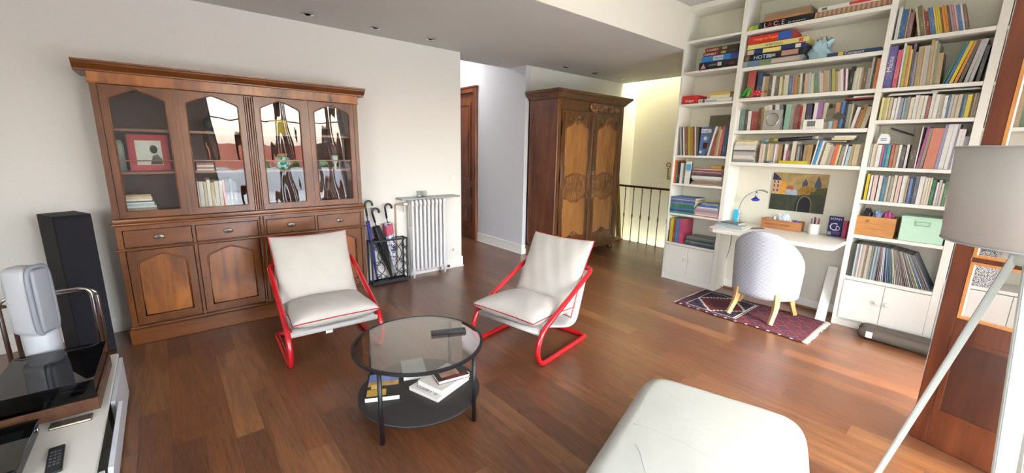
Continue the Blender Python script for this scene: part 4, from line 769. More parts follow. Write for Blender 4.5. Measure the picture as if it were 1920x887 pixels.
a_, b_ = Vector((-.245, 0, -.02)), Vector((.245, 0, .01)); MB().tube([a_.lerp(b_, .12), b_.lerp(a_, .1)], .0185, 14).build('tube_body', plain('tube_dark', '#26242c', .5), t); MB().tube([a_.lerp(b_, .012), a_.lerp(b_, .121)], .0188, 14).build('tube_end', plain('tube_blue', '#7fb0c0', .5), t); MB().tube([a_.lerp(b_, .12), a_.lerp(b_, .3)], .0187, 14).build('tube_print', plain('tube_olive', '#9a9440', .5, noise=.4, nscale=40), t); MB().tube([b_.lerp(a_, .1), b_.lerp(a_, -.01)], .0195, 14).build('tube_cap', plain('tube_cap_grey', '#b4b2ae', .4), t)
o = MB().lathe([(0, 0), (.05, 0), (.052, .004), (.052, .016), (.046, .02), (0, .018)], seg=24).build('round_tin', plain('tin_grey', '#6c7886', .25, .8)); o.location = (-1.65, 4.9, 1.5105); o.location.y = 4.90; tag(o, 'round blue-grey tin lid in front of books above the desk', 'tin')
t = thing('tape_dispenser', 'white plastic dispenser lying on books, fourth shelf of right bay', 'dispenser', (-.765, 4.89, 1.7105)); MB().poly_prism([(-.04, 0), (.04, 0), (.04, .05), (.02, .085), (-.02, .085), (-.04, .04)], 1, -.02, .03).build('body', WHITE, t); MB().box(-.02, .02, -.021, -.019, .025, .032).box(-.02, .02, -.021, -.019, .038, .045).build('blue_stripes', plain('blue_print', '#3a76b4', .5), t)
o = MB().box(0, .32, 0, .07, 0, .012, .003, 1).build('tablet', plain('tablet_slate', '#3c4350', .25)); o.location = (-.76, 5.05, 1.845); o.rotation_euler = (0, R(22), 0); tag(o, 'dark slate tablet tilted behind books, fourth shelf of right bay', 'tablet')
# crate on the shelf, green box
M_pine = wood('pine', '#a86a30', '#cf9a5c', 0, 3.2, .5, stretch=7, coat=0)
t = thing('wooden_crate', 'pine wine crate full of bags on the shelf above the records', 'crate', (-.708, 4.86, .8915))
f = MB(); f.box(-.137, .137, 0, .014, 0, .175, .001, 1); f.build('front_panel', M_pine, t)
f = MB(); f.box(-.137, -.123, .014, .24, 0, .175); f.box(.123, .137, .014, .24, 0, .175); f.build('side_panel', M_pine, t); MB().box(-.123, .123, .226, .24, 0, .175).build('back_panel', M_pine, t); MB().box(-.123, .123, .014, .226, 0, .01).build('bottom', M_pine, t)
f = MB()
for k in range(9): a = k*.7; f.tube([(-.055+.018*math.cos(a), -.0005, .135+.014*math.sin(a)), (-.055+.006*math.cos(a+1), -.0005, .135+.006*math.sin(a+1))], .0012, 5)
f.build('branded_mark', plain('burnt_mark', '#6d3c1c', .8), t)
def lump(name, label, cat, loc, r3, col, seed, mat=None, amp=.25):
    rnd = random.Random(seed); ph = [rnd.uniform(0, 6) for _ in range(6)]; f = MB()
    from mathutils import noise as nz
    def fn(u, v):
        a = (u % 1)*2*math.pi; b = (v-.5)*math.pi; d = Vector((math.cos(a)*math.cos(b), math.sin(a)*math.cos(b), math.sin(b)))
        k = 1+amp*1.6*nz.noise(d*2.2+Vector((seed*3.1, 0, 0)))+amp*1.3*abs(nz.noise(d*5+Vector((0, seed*2.7, 0))))-amp*.3
        return (r3[0]*k*d.x, r3[1]*k*d.y, max(0, r3[2]*(1+d.z*k)*(.78+amp*nz.noise(d*3.3+Vector((seed, 1, 2))))))
    f.grid(fn, 36, 22, closeu=True, smooth=False); o = f.build(cat if cat != 'bag' else name, mat or plain('bag_'+col, col, .35, noise=.3, nscale=30)); o.location = loc; return tag(o, label, cat)
lump('crumpled_bag', 'black crumpled bag at the left of the pine crate', 'bag', (-.785, 4.96, .955), (.04, .06, .10), '#2a2c30', 1)
lump('crumpled_bag', 'blue-white crumpled bag in the middle of the pine crate', 'bag', (-.715, 4.955, .955), (.035, .06, .096), '#9ab8d4', 2)
lump('crumpled_bag', 'pink crumpled bag at the right of the pine crate', 'bag', (-.635, 4.955, .955), (.038, .06, .094), '#c85a92', 3)
t = thing('storage_box', 'mint green storage box with label holder beside the pine crate', 'storage box', (-.4, 4.858, .8915)); MG = plain('mint_metal', '#b9dcc2', .4)
f = MB(); f.box(-.138, .138, 0, .24, 0, .205, .003, 1); f.build('box_body', MG, t); MB().box(-.142, .142, -.004, .244, .195, .215, .003, 1).build('lid', MG, t)
f = MB(); f.plate([(-.045, .14), (.045, .14), (.045, .178), (-.045, .178)], [(-.038, .147), (.038, .147), (.038, .171), (-.038, .171)], 1, -.009, .0); f.build('label_holder', plain('mint_edge_shade', '#93bda0', .4), t)  # darker mint stands in for the shadow around the holder's border
# ------------------------------------------------------------------ desk things
Z = ZDK+.0005
t = thing('desk_lamp', 'curved chrome desk lamp with small blue shade', 'desk lamp', (-1.90, 5.0, Z))
MB().lathe([(0, 0), (.055, 0), (.055, .006), (.035, .03), (.01, .045), (0, .046)], seg=24).build('base', M_chrome, t)
MB().tube(fillet([(-.005, 0, .03), (-.03, 0, .2), (.03, 0, .33), (.13, 0, .385)], [.1, .12, .12, .1], 8), .005, 8).build('arm', M_chrome, t)
f = MB(); f.grid(lambda u, v: (.12+.13*u, (v-.5)*.06*math.sin(math.pi*(u*.9+.05)), .385+.03*math.sin(u*2.2)-.03*u*u+.004-.3*(v-.5)**2*.2), 12, 6); f.build('leaf_reflector', M_chrome, t)
MB().lathe([(0, .0), (.008, .0), (.01, -.03), (.014, -.055), (.006, -.06), (0, -.06)], c=(.135, 0, .38), seg=14).build('bulb_holder', M_chrome, t)
MB().lathe([(.004, .0), (.03, -.02), (.045, -.032), (.044, -.036), (.03, -.05), (0, -.054)], c=(.135, 0, .325), seg=22).build('shade', plain('blue_shade', '#1b3aa8', .2, coat=.5), t)
stack([(.006, .3, .22, 'white', 0), (.004, .28, .21, 'lavender', .0), (.006, .3, .21, 'white', .012), (.006, .29, .2, 'silver', -.006), (.005, .27, .2, 'paleblue', .01)], -1.99, 4.56, Z, 'sheaf in the paper pile on the desk', 'paper pile on the desk', kind='document', nm='document')
o = book('dark blue notebook lying on the paper pile on the desk', .014, .2, .15, 'navygrey', (-1.99, 4.72, Z+.0295), (0, R(90), R(-8)), True)
o = MB().box(0, .055, 0, .03, 0, .15, .006, 2).build('carton', plain('cyan_carton', '#27b3dc', .4)); MB().box(.05, .056, .002, .028, .004, .146).build('white_side', WHITE, o); o.location = (-2.0, 5.06, Z); tag(o, 'bright cyan carton standing beside the lamp base', 'carton')
t = thing('mobile_phone', 'dark phone lying on the desk in front of the wooden crate', 'phone', (-1.66, 4.83, Z), R(62)); MB().box(-.08, .08, -.035, .035, 0, .009, .004, 2).build('case', plain('phone_case', '#3b4a5c', .4), t); MB().box(-.07, .07, -.03, .03, .0088, .0095).build('screen', M_blackgloss, t)
t = thing('wooden_crate', 'long low wooden wine crate with worn lettering at the back of the desk', 'crate', (-1.485, 5.05, Z), R(-2))
M_cratewood = wood('crate_wood', '#a5683c', '#c98d5a', 0, 3, .6, stretch=8, coat=0)
for nm, bx in (('front_panel', (-.185, .185, -.068, -.058, 0, .1)), ('back_panel', (-.185, .185, .048, .058, 0, .1)), ('side_panel', (-.185, -.173, -.058, .048, 0, .1)), ('side_panel', (.173, .185, -.058, .048, 0, .1)), ('bottom', (-.173, .173, -.058, .048, 0, .01))): MB().box(*bx, .001, 1).build(nm, M_cratewood, t)
o = text('CLOS DU ST THOMAS', .026, plain('burnt_print', '#5a2f16', .8), None, (0, 0, 0), world=False, sx=.95); o.parent = t; o.location = (-.15, -.0685, .042)
lump('crumpled_bag', 'white and pale blue crumpled tissue sticking out of the desk crate', 'tissue', (-1.47, 5.045, Z+.012), (.07, .038, .085), '#cfdfea', 5, amp=.3)
lump('crumpled_bag', 'blue wrapper at the right end of the desk crate', 'wrapper', (-1.36, 5.04, Z+.012), (.045, .035, .058), '#274cb4', 6, amp=.2)
lump('crumpled_bag', 'yellowish patterned sachets at the left end of the desk crate', 'sachets', (-1.62, 5.045, Z+.012), (.035, .035, .055), '#b9b88c', 7, amp=.3)
o = MB().lathe([(0, 0), (.018, 0), (.018, .1), (.014, .115), (0, .115)], seg=16).build('spray_can', plain('can_white', '#d8dad8', .3)); o.location = (-1.565, 5.05, Z+.0115); tag(o, 'white spray can standing in the desk crate', 'can')
o = MB().tube([(0, 0, .0), (.02, 0, .1), (.06, 0, .125)], .012, 8).build('cable_bundle', M_black); o.location = (-1.53, 5.065, Z+.012); tag(o, 'black bundle sticking out of the desk crate', 'bundle')
t = thing('pencil_pot', 'ribbed white pot filled with coloured pencils on the desk', 'pencil pot', (-1.19, 5.02, Z)); MB().lathe([(0, 0), (.047, 0), (.049, .01), (.047, .02), (.049, .045), (.047, .055), (.05, .09), (.05, .105), (.045, .105), (.044, .02), (0, .02)], seg=28).build('pot', WHITE, t)
for k, (a, c) in enumerate([(0, '#c8281e'), (1, '#2a3aa0'), (2, '#1a1a1a'), (3, '#d8a23a'), (4, '#7a2a8a'), (5, '#333338'), (5.6, '#b87838')]): MB().tube([(.02*math.cos(a), .02*math.sin(a), .022), (.038*math.cos(a), .038*math.sin(a), .15+.01*(k % 3))], .004, 6).build('pencil', plain('pencil_'+c, c, .4), t)
t = thing('disc_box', 'navy blue SONY CD box standing on the desk', 'box', (-1.03, 5.04, Z), R(-3)); MB().box(-.055, .055, 0, .035, 0, .195, .001, 1).build('carton', plain('sony_navy', '#23256a', .4), t)
for bd, sz, dx, dz, sxx in (('SONY', .032, -.045, .162, 1.2), ('C', .11, -.045, .058, .9), ('D', .07, .008, .06, .75)):
    o = text(bd, sz, M_wlet, None, (0, 0, 0), world=False, sx=sxx); o.parent = t; o.location = (dx, -.001, dz)
MB().box(-.05, -.02, -.001, 0, .01, .042).build('label_square', plain('label_grey', '#b9b6a4', .5), t); MB().box(-.01, .05, -.001, 0, .02, .05).build('small_print', plain('print_violet', '#5a4a80', .5), t)
o = MB().lathe([(0, 0), (.019, 0), (.02, .01), (.02, .165), (.018, .17), (0, .17)], seg=20).build('thermos_tube', plain('raspberry', '#b22a5a', .35)); o.location = (-.935, 5.0, Z); tag(o, 'raspberry pink cylinder standing between the SONY box and the upright', 'tube')
book('slim grey folder standing against the right upright on the desk', .01, .27, .2, 'taupe', (-.897, 4.92, Z), (0, R(-1), 0))
# picture on the niche wall
t = thing('bridge_picture', 'unframed picture of a bridge and turreted town above the desk', 'picture', (-1.41, 5.125, 1.21))
pw, ph_ = .25, .2
def flatpoly(f, pts, k, mi): f.mi = mi; f.poly_prism([(p[0], p[1]) for p in pts], 1, -.006-.0004*k, -.0055)
pm = [plain('pic_sky', '#a38a5a', .5, noise=.75, nscale=14), plain('pic_wall', '#363c2c', .5, noise=.8, nscale=22), plain('pic_arch', '#12141f', .5), plain('pic_house', '#cc9038', .5, noise=.3, nscale=40), plain('pic_house_pale', '#c49a74', .5, noise=.3, nscale=40), plain('pic_roof', '#2a3048', .5), plain('pic_tree', '#8f6c28', .5, noise=.95, nscale=60), plain('pic_tree_dark', '#4c4a28', .5, noise=.95, nscale=60), plain('pic_tower', '#474e62', .5, noise=.6, nscale=50), plain('pic_light', '#9fa8b4', .5, noise=.9, nscale=70), plain('pic_stone', '#6f6a48', .5), plain('pic_orange', '#a8542c', .5, noise=.9, nscale=60)]
f = MB(); f.mi = 0; f.box(-pw, pw, -.006, 0, -ph_, ph_)
flatpoly(f, [(-pw, -ph_), (pw, -ph_), (pw, -.0), (.1, -.015), (-.02, -.03), (-pw, -.03)], 1, 1)
flatpoly(f, [(-.01, -ph_), (.05, -ph_), (.05, -.10), (.04, -.07), (.015, -.055), (.0, -.08), (-.01, -.12)], 2, 2)
arcp = [(.075+.055*math.cos(R(a)), -.125+.085*math.sin(R(a))) for a in range(0, 181, 15)]
flatpoly(f, [(.14, -ph_)]+[(.075+.066*math.cos(R(a)), -.125+.098*math.sin(R(a))) for a in range(0, 181, 15)]+[(.009, -ph_)], 3, 10)
flatpoly(f, [(.13, -ph_)]+arcp+[(.02, -ph_)], 4, 2)
flatpoly(f, [(-pw, -.03), (-.17, -.03), (-.165, .12), (-pw, .12)], 2, 4); flatpoly(f, [(-.17, -.03), (-.115, -.03), (-.11, .08), (-.135, .115), (-.165, .12)], 3, 3); flatpoly(f, [(-pw, .12), (-.16, .12), (-.2, .165), (-.235, .19), (-pw, .195)], 3, 5)
for a in (-.235, -.2):
    for b in (.0, .05, .09): flatpoly(f, [(a, b), (a+.013, b), (a+.013, b+.022), (a, b+.022)], 4, 5)
flatpoly(f, [(-.115, -.03), (-.0, -.03), (.0, .02), (-.03, .03), (-.06, .05), (-.11, .04)], 2, 9); flatpoly(f, [(-.11, .03), (-.04, .025), (-.05, .06), (-.08, .075), (-.11, .05)], 3, 11)
flatpoly(f, [(.03, .05), (.075, .05), (.08, .1), (.055, .15), (.03, .105)], 2, 8); flatpoly(f, [(.14, .04), (.2, .04), (.195, .1), (.165, .185), (.14, .1)], 2, 8)
flatpoly(f, [(.0, -.02), (.12, -.015), (.13, .03), (.1, .07), (.05, .075), (.02, .05), (-.005, .02)], 4, 6); flatpoly(f, [(.11, -.015), (pw, -.0), (pw, .07), (.2, .06), (.15, .055), (.12, .04)], 5, 7); flatpoly(f, [(.07, .02), (.15, .02), (.16, .06), (.12, .07), (.08, .06)], 6, 6)
f.build('print', pm, t)
# cable under the desk
o = MB().tube(fillet([(-2.0, 5.1, .77), (-2.0, 5.09, .5), (-2.05, 5.08, .22), (-2.055, 5.02, .02), (-1.95, 5.03, .012), (-1.85, 5.07, .012)], .06), .004, 6).build('power_cable', plain('cable_grey', '#55585c', .5)); tag(o, 'thin grey cable hanging under the left end of the desk', 'cable')
# ------------------------------------------------------------------ carved armoire
M_oakD = wood('oak_dark', '#3e230f', '#784c2a', 2, 2.2, .35, coat=.3)
M_oakL = wood('oak_honey', '#80532a', '#b27b42', 2, 1.8, .4, stretch=4, coat=.25)
M_oakS = wood('oak_side', '#4a2617', '#804c30', 2, 1.6, .35, stretch=5, coat=.3)
M_carv = wood('oak_carving', '#3f2412', '#a87442', 2, 6, .25, coat=.6)  # wood lightened to carry the highlights of the carved relief
M_iron = plain('dark_iron', '#2c2624', .4, .8)
AX = -4.08; A0, A1 = 4.20, 5.70
arm = thing('carved_armoire', 'large carved oak armoire with two honey-coloured panelled doors near the stairwell', 'armoire', (-4.38, 4.95, 0))
def feet(y): MB().lathe([(0, 0), (.03, 0), (.045, .02), (.05, .05), (.035, .085), (.03, .1), (0, .1)], c=(AX-.06, y, 0), seg=16).build('foot', M_oakD, arm, world=True)
feet(A0+.06); feet(A1-.06)
for y in (A0+.05, A1-.05): MB().box(-4.66, -4.6, y-.04, y+.04, 0, .1).build('foot', M_oakD, arm, world=True)
f = MB(); f.box(-4.66, AX+.01, A0-.01, A1+.01, .085, .13, .008, 2); f.box(-4.66, AX, A0, A1, .12, .18); f.build('base_moulding', M_oakD, arm, world=True)
# side panels
f = MB(); zz = [(.18, 1.0), (1.07, 1.26), (1.34, 2.2)]
f.box(-4.66, -4.6, A0, A0+.03, .15, 2.29); f.box(AX-.09, AX-.004, A0, A0+.06, .15, 2.29)
for z0, z1 in ((.15, .2), (1.0, 1.07), (1.26, 1.34), (2.2, 2.29)): f.box(-4.61, AX-.08, A0+.001, A0+.03, z0, z1)
f.build('side_frame', M_oakS, arm, world=True)
f = MB()
for z0, z1 in zz: f.box(-4.61, AX-.08, A0+.014, A0+.028, z0-.01, z1+.01); f.plate([(-4.6, z0), (AX-.09, z0), (AX-.09, z1), (-4.6, z1)], [(-4.57, z0+.03), (AX-.12, z0+.03), (AX-.12, z1-.03), (-4.57, z1-.03)], 1, A0+.008, A0+.016)
f.build('side_panel', M_oakS, arm, world=True)
f = MB(); f.box(-4.66, AX-.03, A1-.04, A1, .15, 2.29); f.box(-4.66, -4.64, A0, A1, .15, 2.29); f.box(-4.66, AX-.03, A0+.03, A1, 2.26, 2.29); f.build('carcass', M_oakS, arm, world=True)
f = MB(); f.box(AX-.058, AX+.002, A0+.004, A0+.085, .15, 2.29, .012, 2); f.box(AX-.06, AX, A1-.085, A1, .15, 2.29, .012, 2); f.box(AX-.05, AX-.004, A0+.08, A1-.08, 2.15, 2.29); f.box(AX-.05, AX-.004, A0+.08, A1-.08, .15, .22); f.build('front_frame', M_oakD, arm, world=True)
def leafclump(f, y, z, w_, h, n, seed, x=AX):
    rnd = random.Random(seed)
    for k in range(n):
        a = rnd.uniform(0, 6.28); rr_ = rnd.uniform(.15, 1)**.6; cy = y+w_*rr_*math.cos(a); cz = z+h*rr_*math.sin(a); s_ = rnd.uniform(.008, .017)
        M = Mrt((x+rnd.uniform(.0, .008), cy, cz), rx=rnd.uniform(0, 3.1)) @ Matrix.Diagonal((.8, 1.7, .8, 1))
        f.lathe([(0, -s_), (s_*.75, -s_*.6), (s_, 0), (s_*.75, s_*.6), (0, s_)], seg=7, M=M)
def spiral(f, y, z, r, turns, dirn=1, ph=0, th=.005, x=AX):
    n = int(14*turns); f.tube([(x+.004, y+dirn*r*(1-k/n*.85)*math.cos(ph+k/n*turns*6.283), z+r*(1-k/n*.85)*math.sin(ph+k/n*turns*6.283)) for k in range(n+1)], th, 6)
def wave_top(y0, y1, z, s, up=.075):   # ogee shoulders, from y1 back to y0
    c = (y0+y1)/2; h = (y1-y0)/2; P = []
    for k in range(0, 25):
        t = 1-2*k/24; q = abs(t)
        P.append((c+h*t, z+s*(up*(math.cos(min(1, q/.75)*math.pi)*.5+.5)-.03*math.exp(-((q)/.16)**2)-.035*max(0, (q-.75)/.25)**2)))
    return P
for di, (y0, y1) in enumerate(((A0+.088, 4.945), (4.985, A1-.088))):
    dz0, dz1 = .215, 2.145
    dr = MB().box(AX-.035, AX-.006, y0, y1, dz0, dz1, .004, 1).build('door', M_oakD, arm, world=True)
    f = MB(); f.plate([(y0, dz0), (y1, dz0), (y1, dz1), (y0, dz1)], [(y0+.085, dz0+.10), (y1-.085, dz0+.10), (y1-.085, dz1-.10), (y0+.085, dz1-.10)], 0, AX-.008, AX+.004)
    for e in (.022, .05): f.tube([(AX+.003, y0+e, dz0+.03), (AX+.003, y0+e, dz1-.03)], .007, 6); f.tube([(AX+.003, y1-e, dz0+.03), (AX+.003, y1-e, dz1-.03)], .007, 6)
    f.build('door_frame', M_oakD, dr, world=True)
    a, b = y0+.088, y1-.088; c = (a+b)/2
    top = wave_top(a, b, 1.93, 1, .1); bot = wave_top(a, b, 1.24, 1, .05)[::-1]
    up = [(p[0], p[1]) for p in bot]+[(p[0], p[1]) for p in top]
    MB().poly_prism(up, 0, AX-.006, AX+.002).build('upper_panel', M_oakL, dr, world=True)
    top2 = wave_top(a, b, .90, -1, .07); lo = [(a, .335)]+[(a+(b-a)*k/12, .335+.075*math.exp(-((k-6)/2.2)**2)) for k in range(1, 12)]+[(b, .335)]+top2
    MB().poly_prism(lo, 0, AX-.006, AX+.002).build('lower_panel', M_oakL, dr, world=True)
    f = MB()
    for P in (up, lo): f.tube([(AX+.004, p[0], p[1]) for p in P], .007, 6, closed=True)
    for P, dzz in ((bot, -.022), (top2, .022), (top, .022)): f.tube([(AX+.003, p[0], p[1]+dzz) for p in P], .005, 6)
    f.box(AX-.006, AX-.002, a-.002, b+.002, .85, 1.3)
    f.build('panel_moulding', M_carv, dr, world=True)
    f = MB()
    for rr_ in (.075, .05, .026): f.tube([(AX+.004, c+rr_*1.15*math.cos(t*6.283/24), 1.075+rr_*math.sin(t*6.283/24)) for t in range(24)], .006, 6, closed=True)
    for k in range(8): q = k*math.pi/4; f.lathe([(0, -.012), (.008, 0), (0, .012)], seg=7, M=Mrt((AX+.004, c+.037*math.cos(q), 1.075+.034*math.sin(q)), rx=q))
    for sg in (-1, 1):
        spiral(f, c+sg*.13, 1.12, .035, 1.6, sg, 0); spiral(f, c+sg*.135, 1.02, .035, 1.6, sg, 3.1); spiral(f, c+sg*.185, 1.07, .03, 1.5, sg, 1)
        leafclump(f, c+sg*.2, 1.07, .025, .1, 12, di*7+sg+3)
    f.build('medallion_carving', M_carv, dr, world=True); f = MB()
    e = y1-.04 if di == 0 else y0+.04
    leafclump(f, e, 1.12, .016, .25, 34, di+20, x=AX+.004); f.build('stile_carving', M_carv, dr, world=True); f = MB(); leafclump(f, c, 2.03, .05, .06, 26, di+30); 
    for sg in (-1, 1): spiral(f, c+sg*.08, 2.0, .03, 1.5, sg, 0); spiral(f, c+sg*.15, 2.03, .028, 1.4, sg, 2)
    f.build('crest_carving', M_carv, dr, world=True); f = MB()
    spiral(f, c-.03, .37, .03, 1.5, 1, 1); spiral(f, c+.03, .37, .03, 1.5, -1, 1); leafclump(f, c, .36, .05, .03, 12, di+40)
    if di == 1: f.build('lower_carving', M_carv, dr, world=True); f = MB(); leafclump(f, y1-.05, 1.95, .03, .12, 24, 66); leafclump(f, c+.08, 2.08, .12, .03, 24, 67)
    f.build('lower_carving' if di == 0 else 'corner_carving', M_carv, dr, world=True)
    if di == 0:
        f = MB()
        for z in (1.9, 1.25, .5): f.tube([(AX+.008, y0-.004, z-.08), (AX+.008, y0-.004, z+.08)], .009, 8); f.lathe([(0, 0), (.012, .01), (.006, .025), (0, .04)], c=(AX+.008, y0-.004, z+.08), seg=8); f.lathe([(0, 0), (.012, -.01), (.006, -.025), (0, -.04)], c=(AX+.008, y0-.004, z-.08), seg=8)
        f.build('hinge', M_iron, dr, world=True)
MB().box(AX-.03, AX+.008, 4.947, 4.983, .215, 2.145, .004, 1).build('centre_stile', M_oakD, arm, world=True)
f = MB(); leafclump(f, 4.965, 2.215, .12, .06, 90, 77, AX+.012); leafclump(f, 5.30, 2.215, .28, .045, 130, 78, AX+.002)
for k in range(5): spiral(f, 5.12+.1*k, 2.2, .03, 1.5, 1 if k % 2 else -1, k)
f.build('frieze_carving', M_carv, arm, world=True)
prof2 = [(0, 2.28), (.006, 2.29), (.02, 2.295), (.022, 2.31), (.032, 2.318), (.045, 2.335), (.066, 2.352), (.07, 2.362), (.084, 2.366), (.09, 2.378), (.092, 2.395)]
P_ = cornice('cornice', M_oakD, arm, -4.66, AX, A0, A1, prof2)
f = MB(); f.box(-4.66, AX+.096, A0-.096, A1+.096, 2.393, 2.406, .003, 1); f.build('top_board', M_oakD, arm, world=True)

# gilt frame leaning behind the armoire
t = thing('gilt_frame', 'tall narrow gilt mirror frame leaning on the wall between armoire and stair rail', 'frame', (-4.455, 6.125, 0))
gd = plain('gilt', '#8f7336', .4, .7, noise=.25, nscale=30)
MG_ = Matrix.Rotation(R(-7), 4, 'Y')
f = MB()
for (a, b, c_, d_) in ((-.24, -.17, 0, 1.5), (.17, .24, 0, 1.5), (-.24, .24, 0, .07), (-.24, .24, 1.43, 1.5)): f.box(.0, .04, a, b, c_, d_, .01, 2)
f.tube([(.045, -.175, .065), (.045, .175, .065), (.045, .175, 1.435), (.045, -.175, 1.435)], .009, 6, closed=True)
bmesh.ops.transform(f.bm, matrix=MG_, verts=f.bm.verts); f.build('moulding', gd, t)
f = MB(); f.box(.008, .016, -.18, .18, .05, 1.44); bmesh.ops.transform(f.bm, matrix=MG_, verts=f.bm.verts); f.build('mirror_glass', plain('mirror_glass', '#c9ccc8', .05, 1), t)
# stair rail
rail = thing('stair_railing', 'iron stair railing with dark wooden handrail between armoire and bookcase', 'railing', (-3.6, 6.40, 0))
MB().box(-4.66, -2.70, 6.375, 6.425, .985, 1.01, .008, 2).build('handrail', plain('handrail_dark', '#3c2018', .35), rail, world=True)
MB().box(-4.66, -2.70, 6.39, 6.41, .975, .985).build('top_bar', M_iron, rail, world=True)
M_bal = plain('baluster_iron', '#6b5a40', .45, .6)
x = -4.60
while x < -2.72:
    f = MB(); f.tube([(x, 6.40, .0), (x, 6.40, .98)], .0075, 8)
    f.lathe([(.008, .0), (.015, .01), (.008, .022), (.012, .03), (.018, .045), (.012, .06), (.008, .068), (.015, .08), (.008, .09)], c=(x, 6.40, .42), seg=10)
    f.lathe([(.008, 0), (.014, .01), (.008, .02)], c=(x, 6.40, .93), seg=10); f.lathe([(.016, 0), (.014, .01), (.008, .02)], c=(x, 6.40, 0), seg=10)
    f.build('baluster', M_bal, rail, world=True); x += .172
t = thing('key_ornament', 'ornamental brass key hanging on the cream stairwell wall', 'ornament', (-3.91, 6.88, 1.12))
f = MB(); f.tube([(0, 0, 0), (0, 0, .22)], .009, 8); f.tube([(.04*math.cos(a*.5236), 0, .26+.04*math.sin(a*.5236)) for a in range(12)], .009, 6, closed=True); f.box(0, .05, -.006, .006, .01, .03); f.box(0, .04, -.006, .006, .05, .065); f.build('key', M_brass, t)
f = MB(); f.lathe([(0, -.03), (.03, 0), (0, .03)], c=(0, -.005, .2), seg=12); f.build('rosette', M_brass, t)
# ------------------------------------------------------------------ radiator
M_rad = plain('radiator_paint', '#e4e4e4', .4)
rad = thing('cast_iron_radiator', 'white cast iron column radiator under a grey shelf', 'radiator', (-4.58, 2.46, 0))
for k in range(9):
    y = 2.245+.0545*k; f = MB(); feet_ = k in (0, 8)
    for xx in (-4.632, -4.585, -4.538):
        zb = .0 if (feet_ and xx != -4.585) else .085
        f.tube([(xx, y, zb), (xx, y, .13), (xx, y, .3), (xx, y, .93), (xx, y, .955)], .017, 8, radii=[.013 if feet_ else .019, .02, .0165, .0165, .02])
    f.tube(fillet([(-4.645, y, .91), (-4.64, y, .965), (-4.53, y, .965), (-4.525, y, .91)], .03), .019, 8); f.tube([(-4.64, y, .105), (-4.53, y, .105)], .021, 8)
    for z in (.35, .65): f.tube([(-4.632, y, z), (-4.538, y, z)], .01, 6)
    f.build('section', M_rad, rad, world=True)
f = MB(); f.tube([(-4.585, 2.22, .11), (-4.585, 2.71, .11)], .017, 10); f.tube([(-4.585, 2.22, .93), (-4.585, 2.71, .93)], .017, 10); f.build('connecting_pipe', M_rad, rad, world=True)
f = MB(); f.tube(fillet([(-4.664, 2.085, 0), (-4.664, 2.085, .93), (-4.60, 2.13, .93), (-4.585, 2.22, .93)], .03), .010, 10); f.build('supply_pipe', plain('copper_painted', '#b39c8a', .4), rad, world=True)
f = MB(); f.lathe([(0, 0), (.022, 0), (.022, .05), (.016, .055), (0, .055)], seg=14, M=Mrt((-4.59, 2.15, .93), rx=R(-90))); f.lathe([(.01, 0), (.014, -.03), (.012, -.07), (0, -.07)], c=(-4.59, 2.165, .91), seg=10); f.build('valve', plain('valve_white', '#d8d4cc', .3), rad, world=True)
sh = MB().box(-4.679, -4.50, 2.10, 2.90, .985, 1.005, .003, 1).build('radiator_shelf', plain('slate_shelf', '#9aa09e', .35, noise=.12, nscale=10), origin=(-4.6, 2.5, .985)); tag(sh, 'narrow grey stone shelf mounted over the radiator', 'shelf')
gl = clearglass('tumbler_glass', (.93, .95, .95), 1.3)
for y, w_ in ((2.37, 'left-hand'), (2.44, 'right-hand')):
    t = thing('glass_tumbler', f'{w_} small clear glass candle holder on the radiator shelf', 'glass', (-4.6, y, 1.0055)); MB().lathe([(0, .004), (0, 0), (.03, 0), (.033, .075), (.030, .075), (.027, .006), (0, .006)], seg=20).build('glass_body', gl, t); MB().lathe([(0, .007), (.025, .007), (.025, .022), (0, .022)], seg=16).build('candle', plain('candle_wax', '#e4e2da', .5), t)
# ------------------------------------------------------------------ umbrella stand
M_wi = plain('wrought_iron', '#23262e', .45, .3)
st = thing('umbrella_stand', 'black wrought iron umbrella stand between cabinet and radiator', 'umbrella stand', (-4.60, 1.93, 0))
SX0, SX1, SY0, SY1, SZ = -4.642, -4.535, 1.72, 2.155, .53
MB().box(SX0, SX1, SY0, SY1, .012, .03, .003, 1).build('tray', M_wi, st, world=True)
f = MB()
for z in (.035, SZ): f.tube([(SX0, SY0, z), (SX1, SY0, z), (SX1, SY1, z), (SX0, SY1, z)], .008, 6, closed=True)
for a in (SX0, SX1):
    for b in (SY0, SY1): f.box(a-.008, a+.008, b-.008, b+.008, 0, SZ+.008)
f.box(SX1-.004, SX1+.012, SY0-.008, SY1+.008, SZ-.01, SZ+.01); f.box(SX1-.004, SX1+.012, SY0-.008, SY1+.008, .01, .045)
f.build('frame', M_wi, st, world=True)
f = MB()
def scr(y, z, r, turns, d, ph, x=SX1):
    n = int(16*turns); f.tube([(x, y+d*r*(1-k/n*.8)*math.cos(ph+k/n*turns*6.283), z+r*(1-k/n*.8)*math.sin(ph+k/n*turns*6.283)) for k in range(n+1)], .0045, 5)
cy = (SY0+SY1)/2
for d in (-1, 1):
    f.tube(fillet([(SX1, cy+d*.0, .045), (SX1, cy+d*.2, .22), (SX1, cy+d*.04, .36), (SX1, cy+d*.19, .52)], .12), .0048, 5)
    f.tube(fillet([(SX1, cy+d*.2, .05), (SX1, cy+d*.03, .2), (SX1, cy+d*.18, .34), (SX1, cy+d*.05, .52)], .12), .0048, 5)
    scr(cy+d*.14, .1, .04, 1.6, d, 0); scr(cy+d*.05, .075, .03, 1.5, -d, 1); scr(cy+d*.15, .27, .035, 1.5, d, 2); scr(cy+d*.06, .44, .035, 1.6, d, 4); scr(cy+d*.16, .45, .03, 1.5, -d, 0)
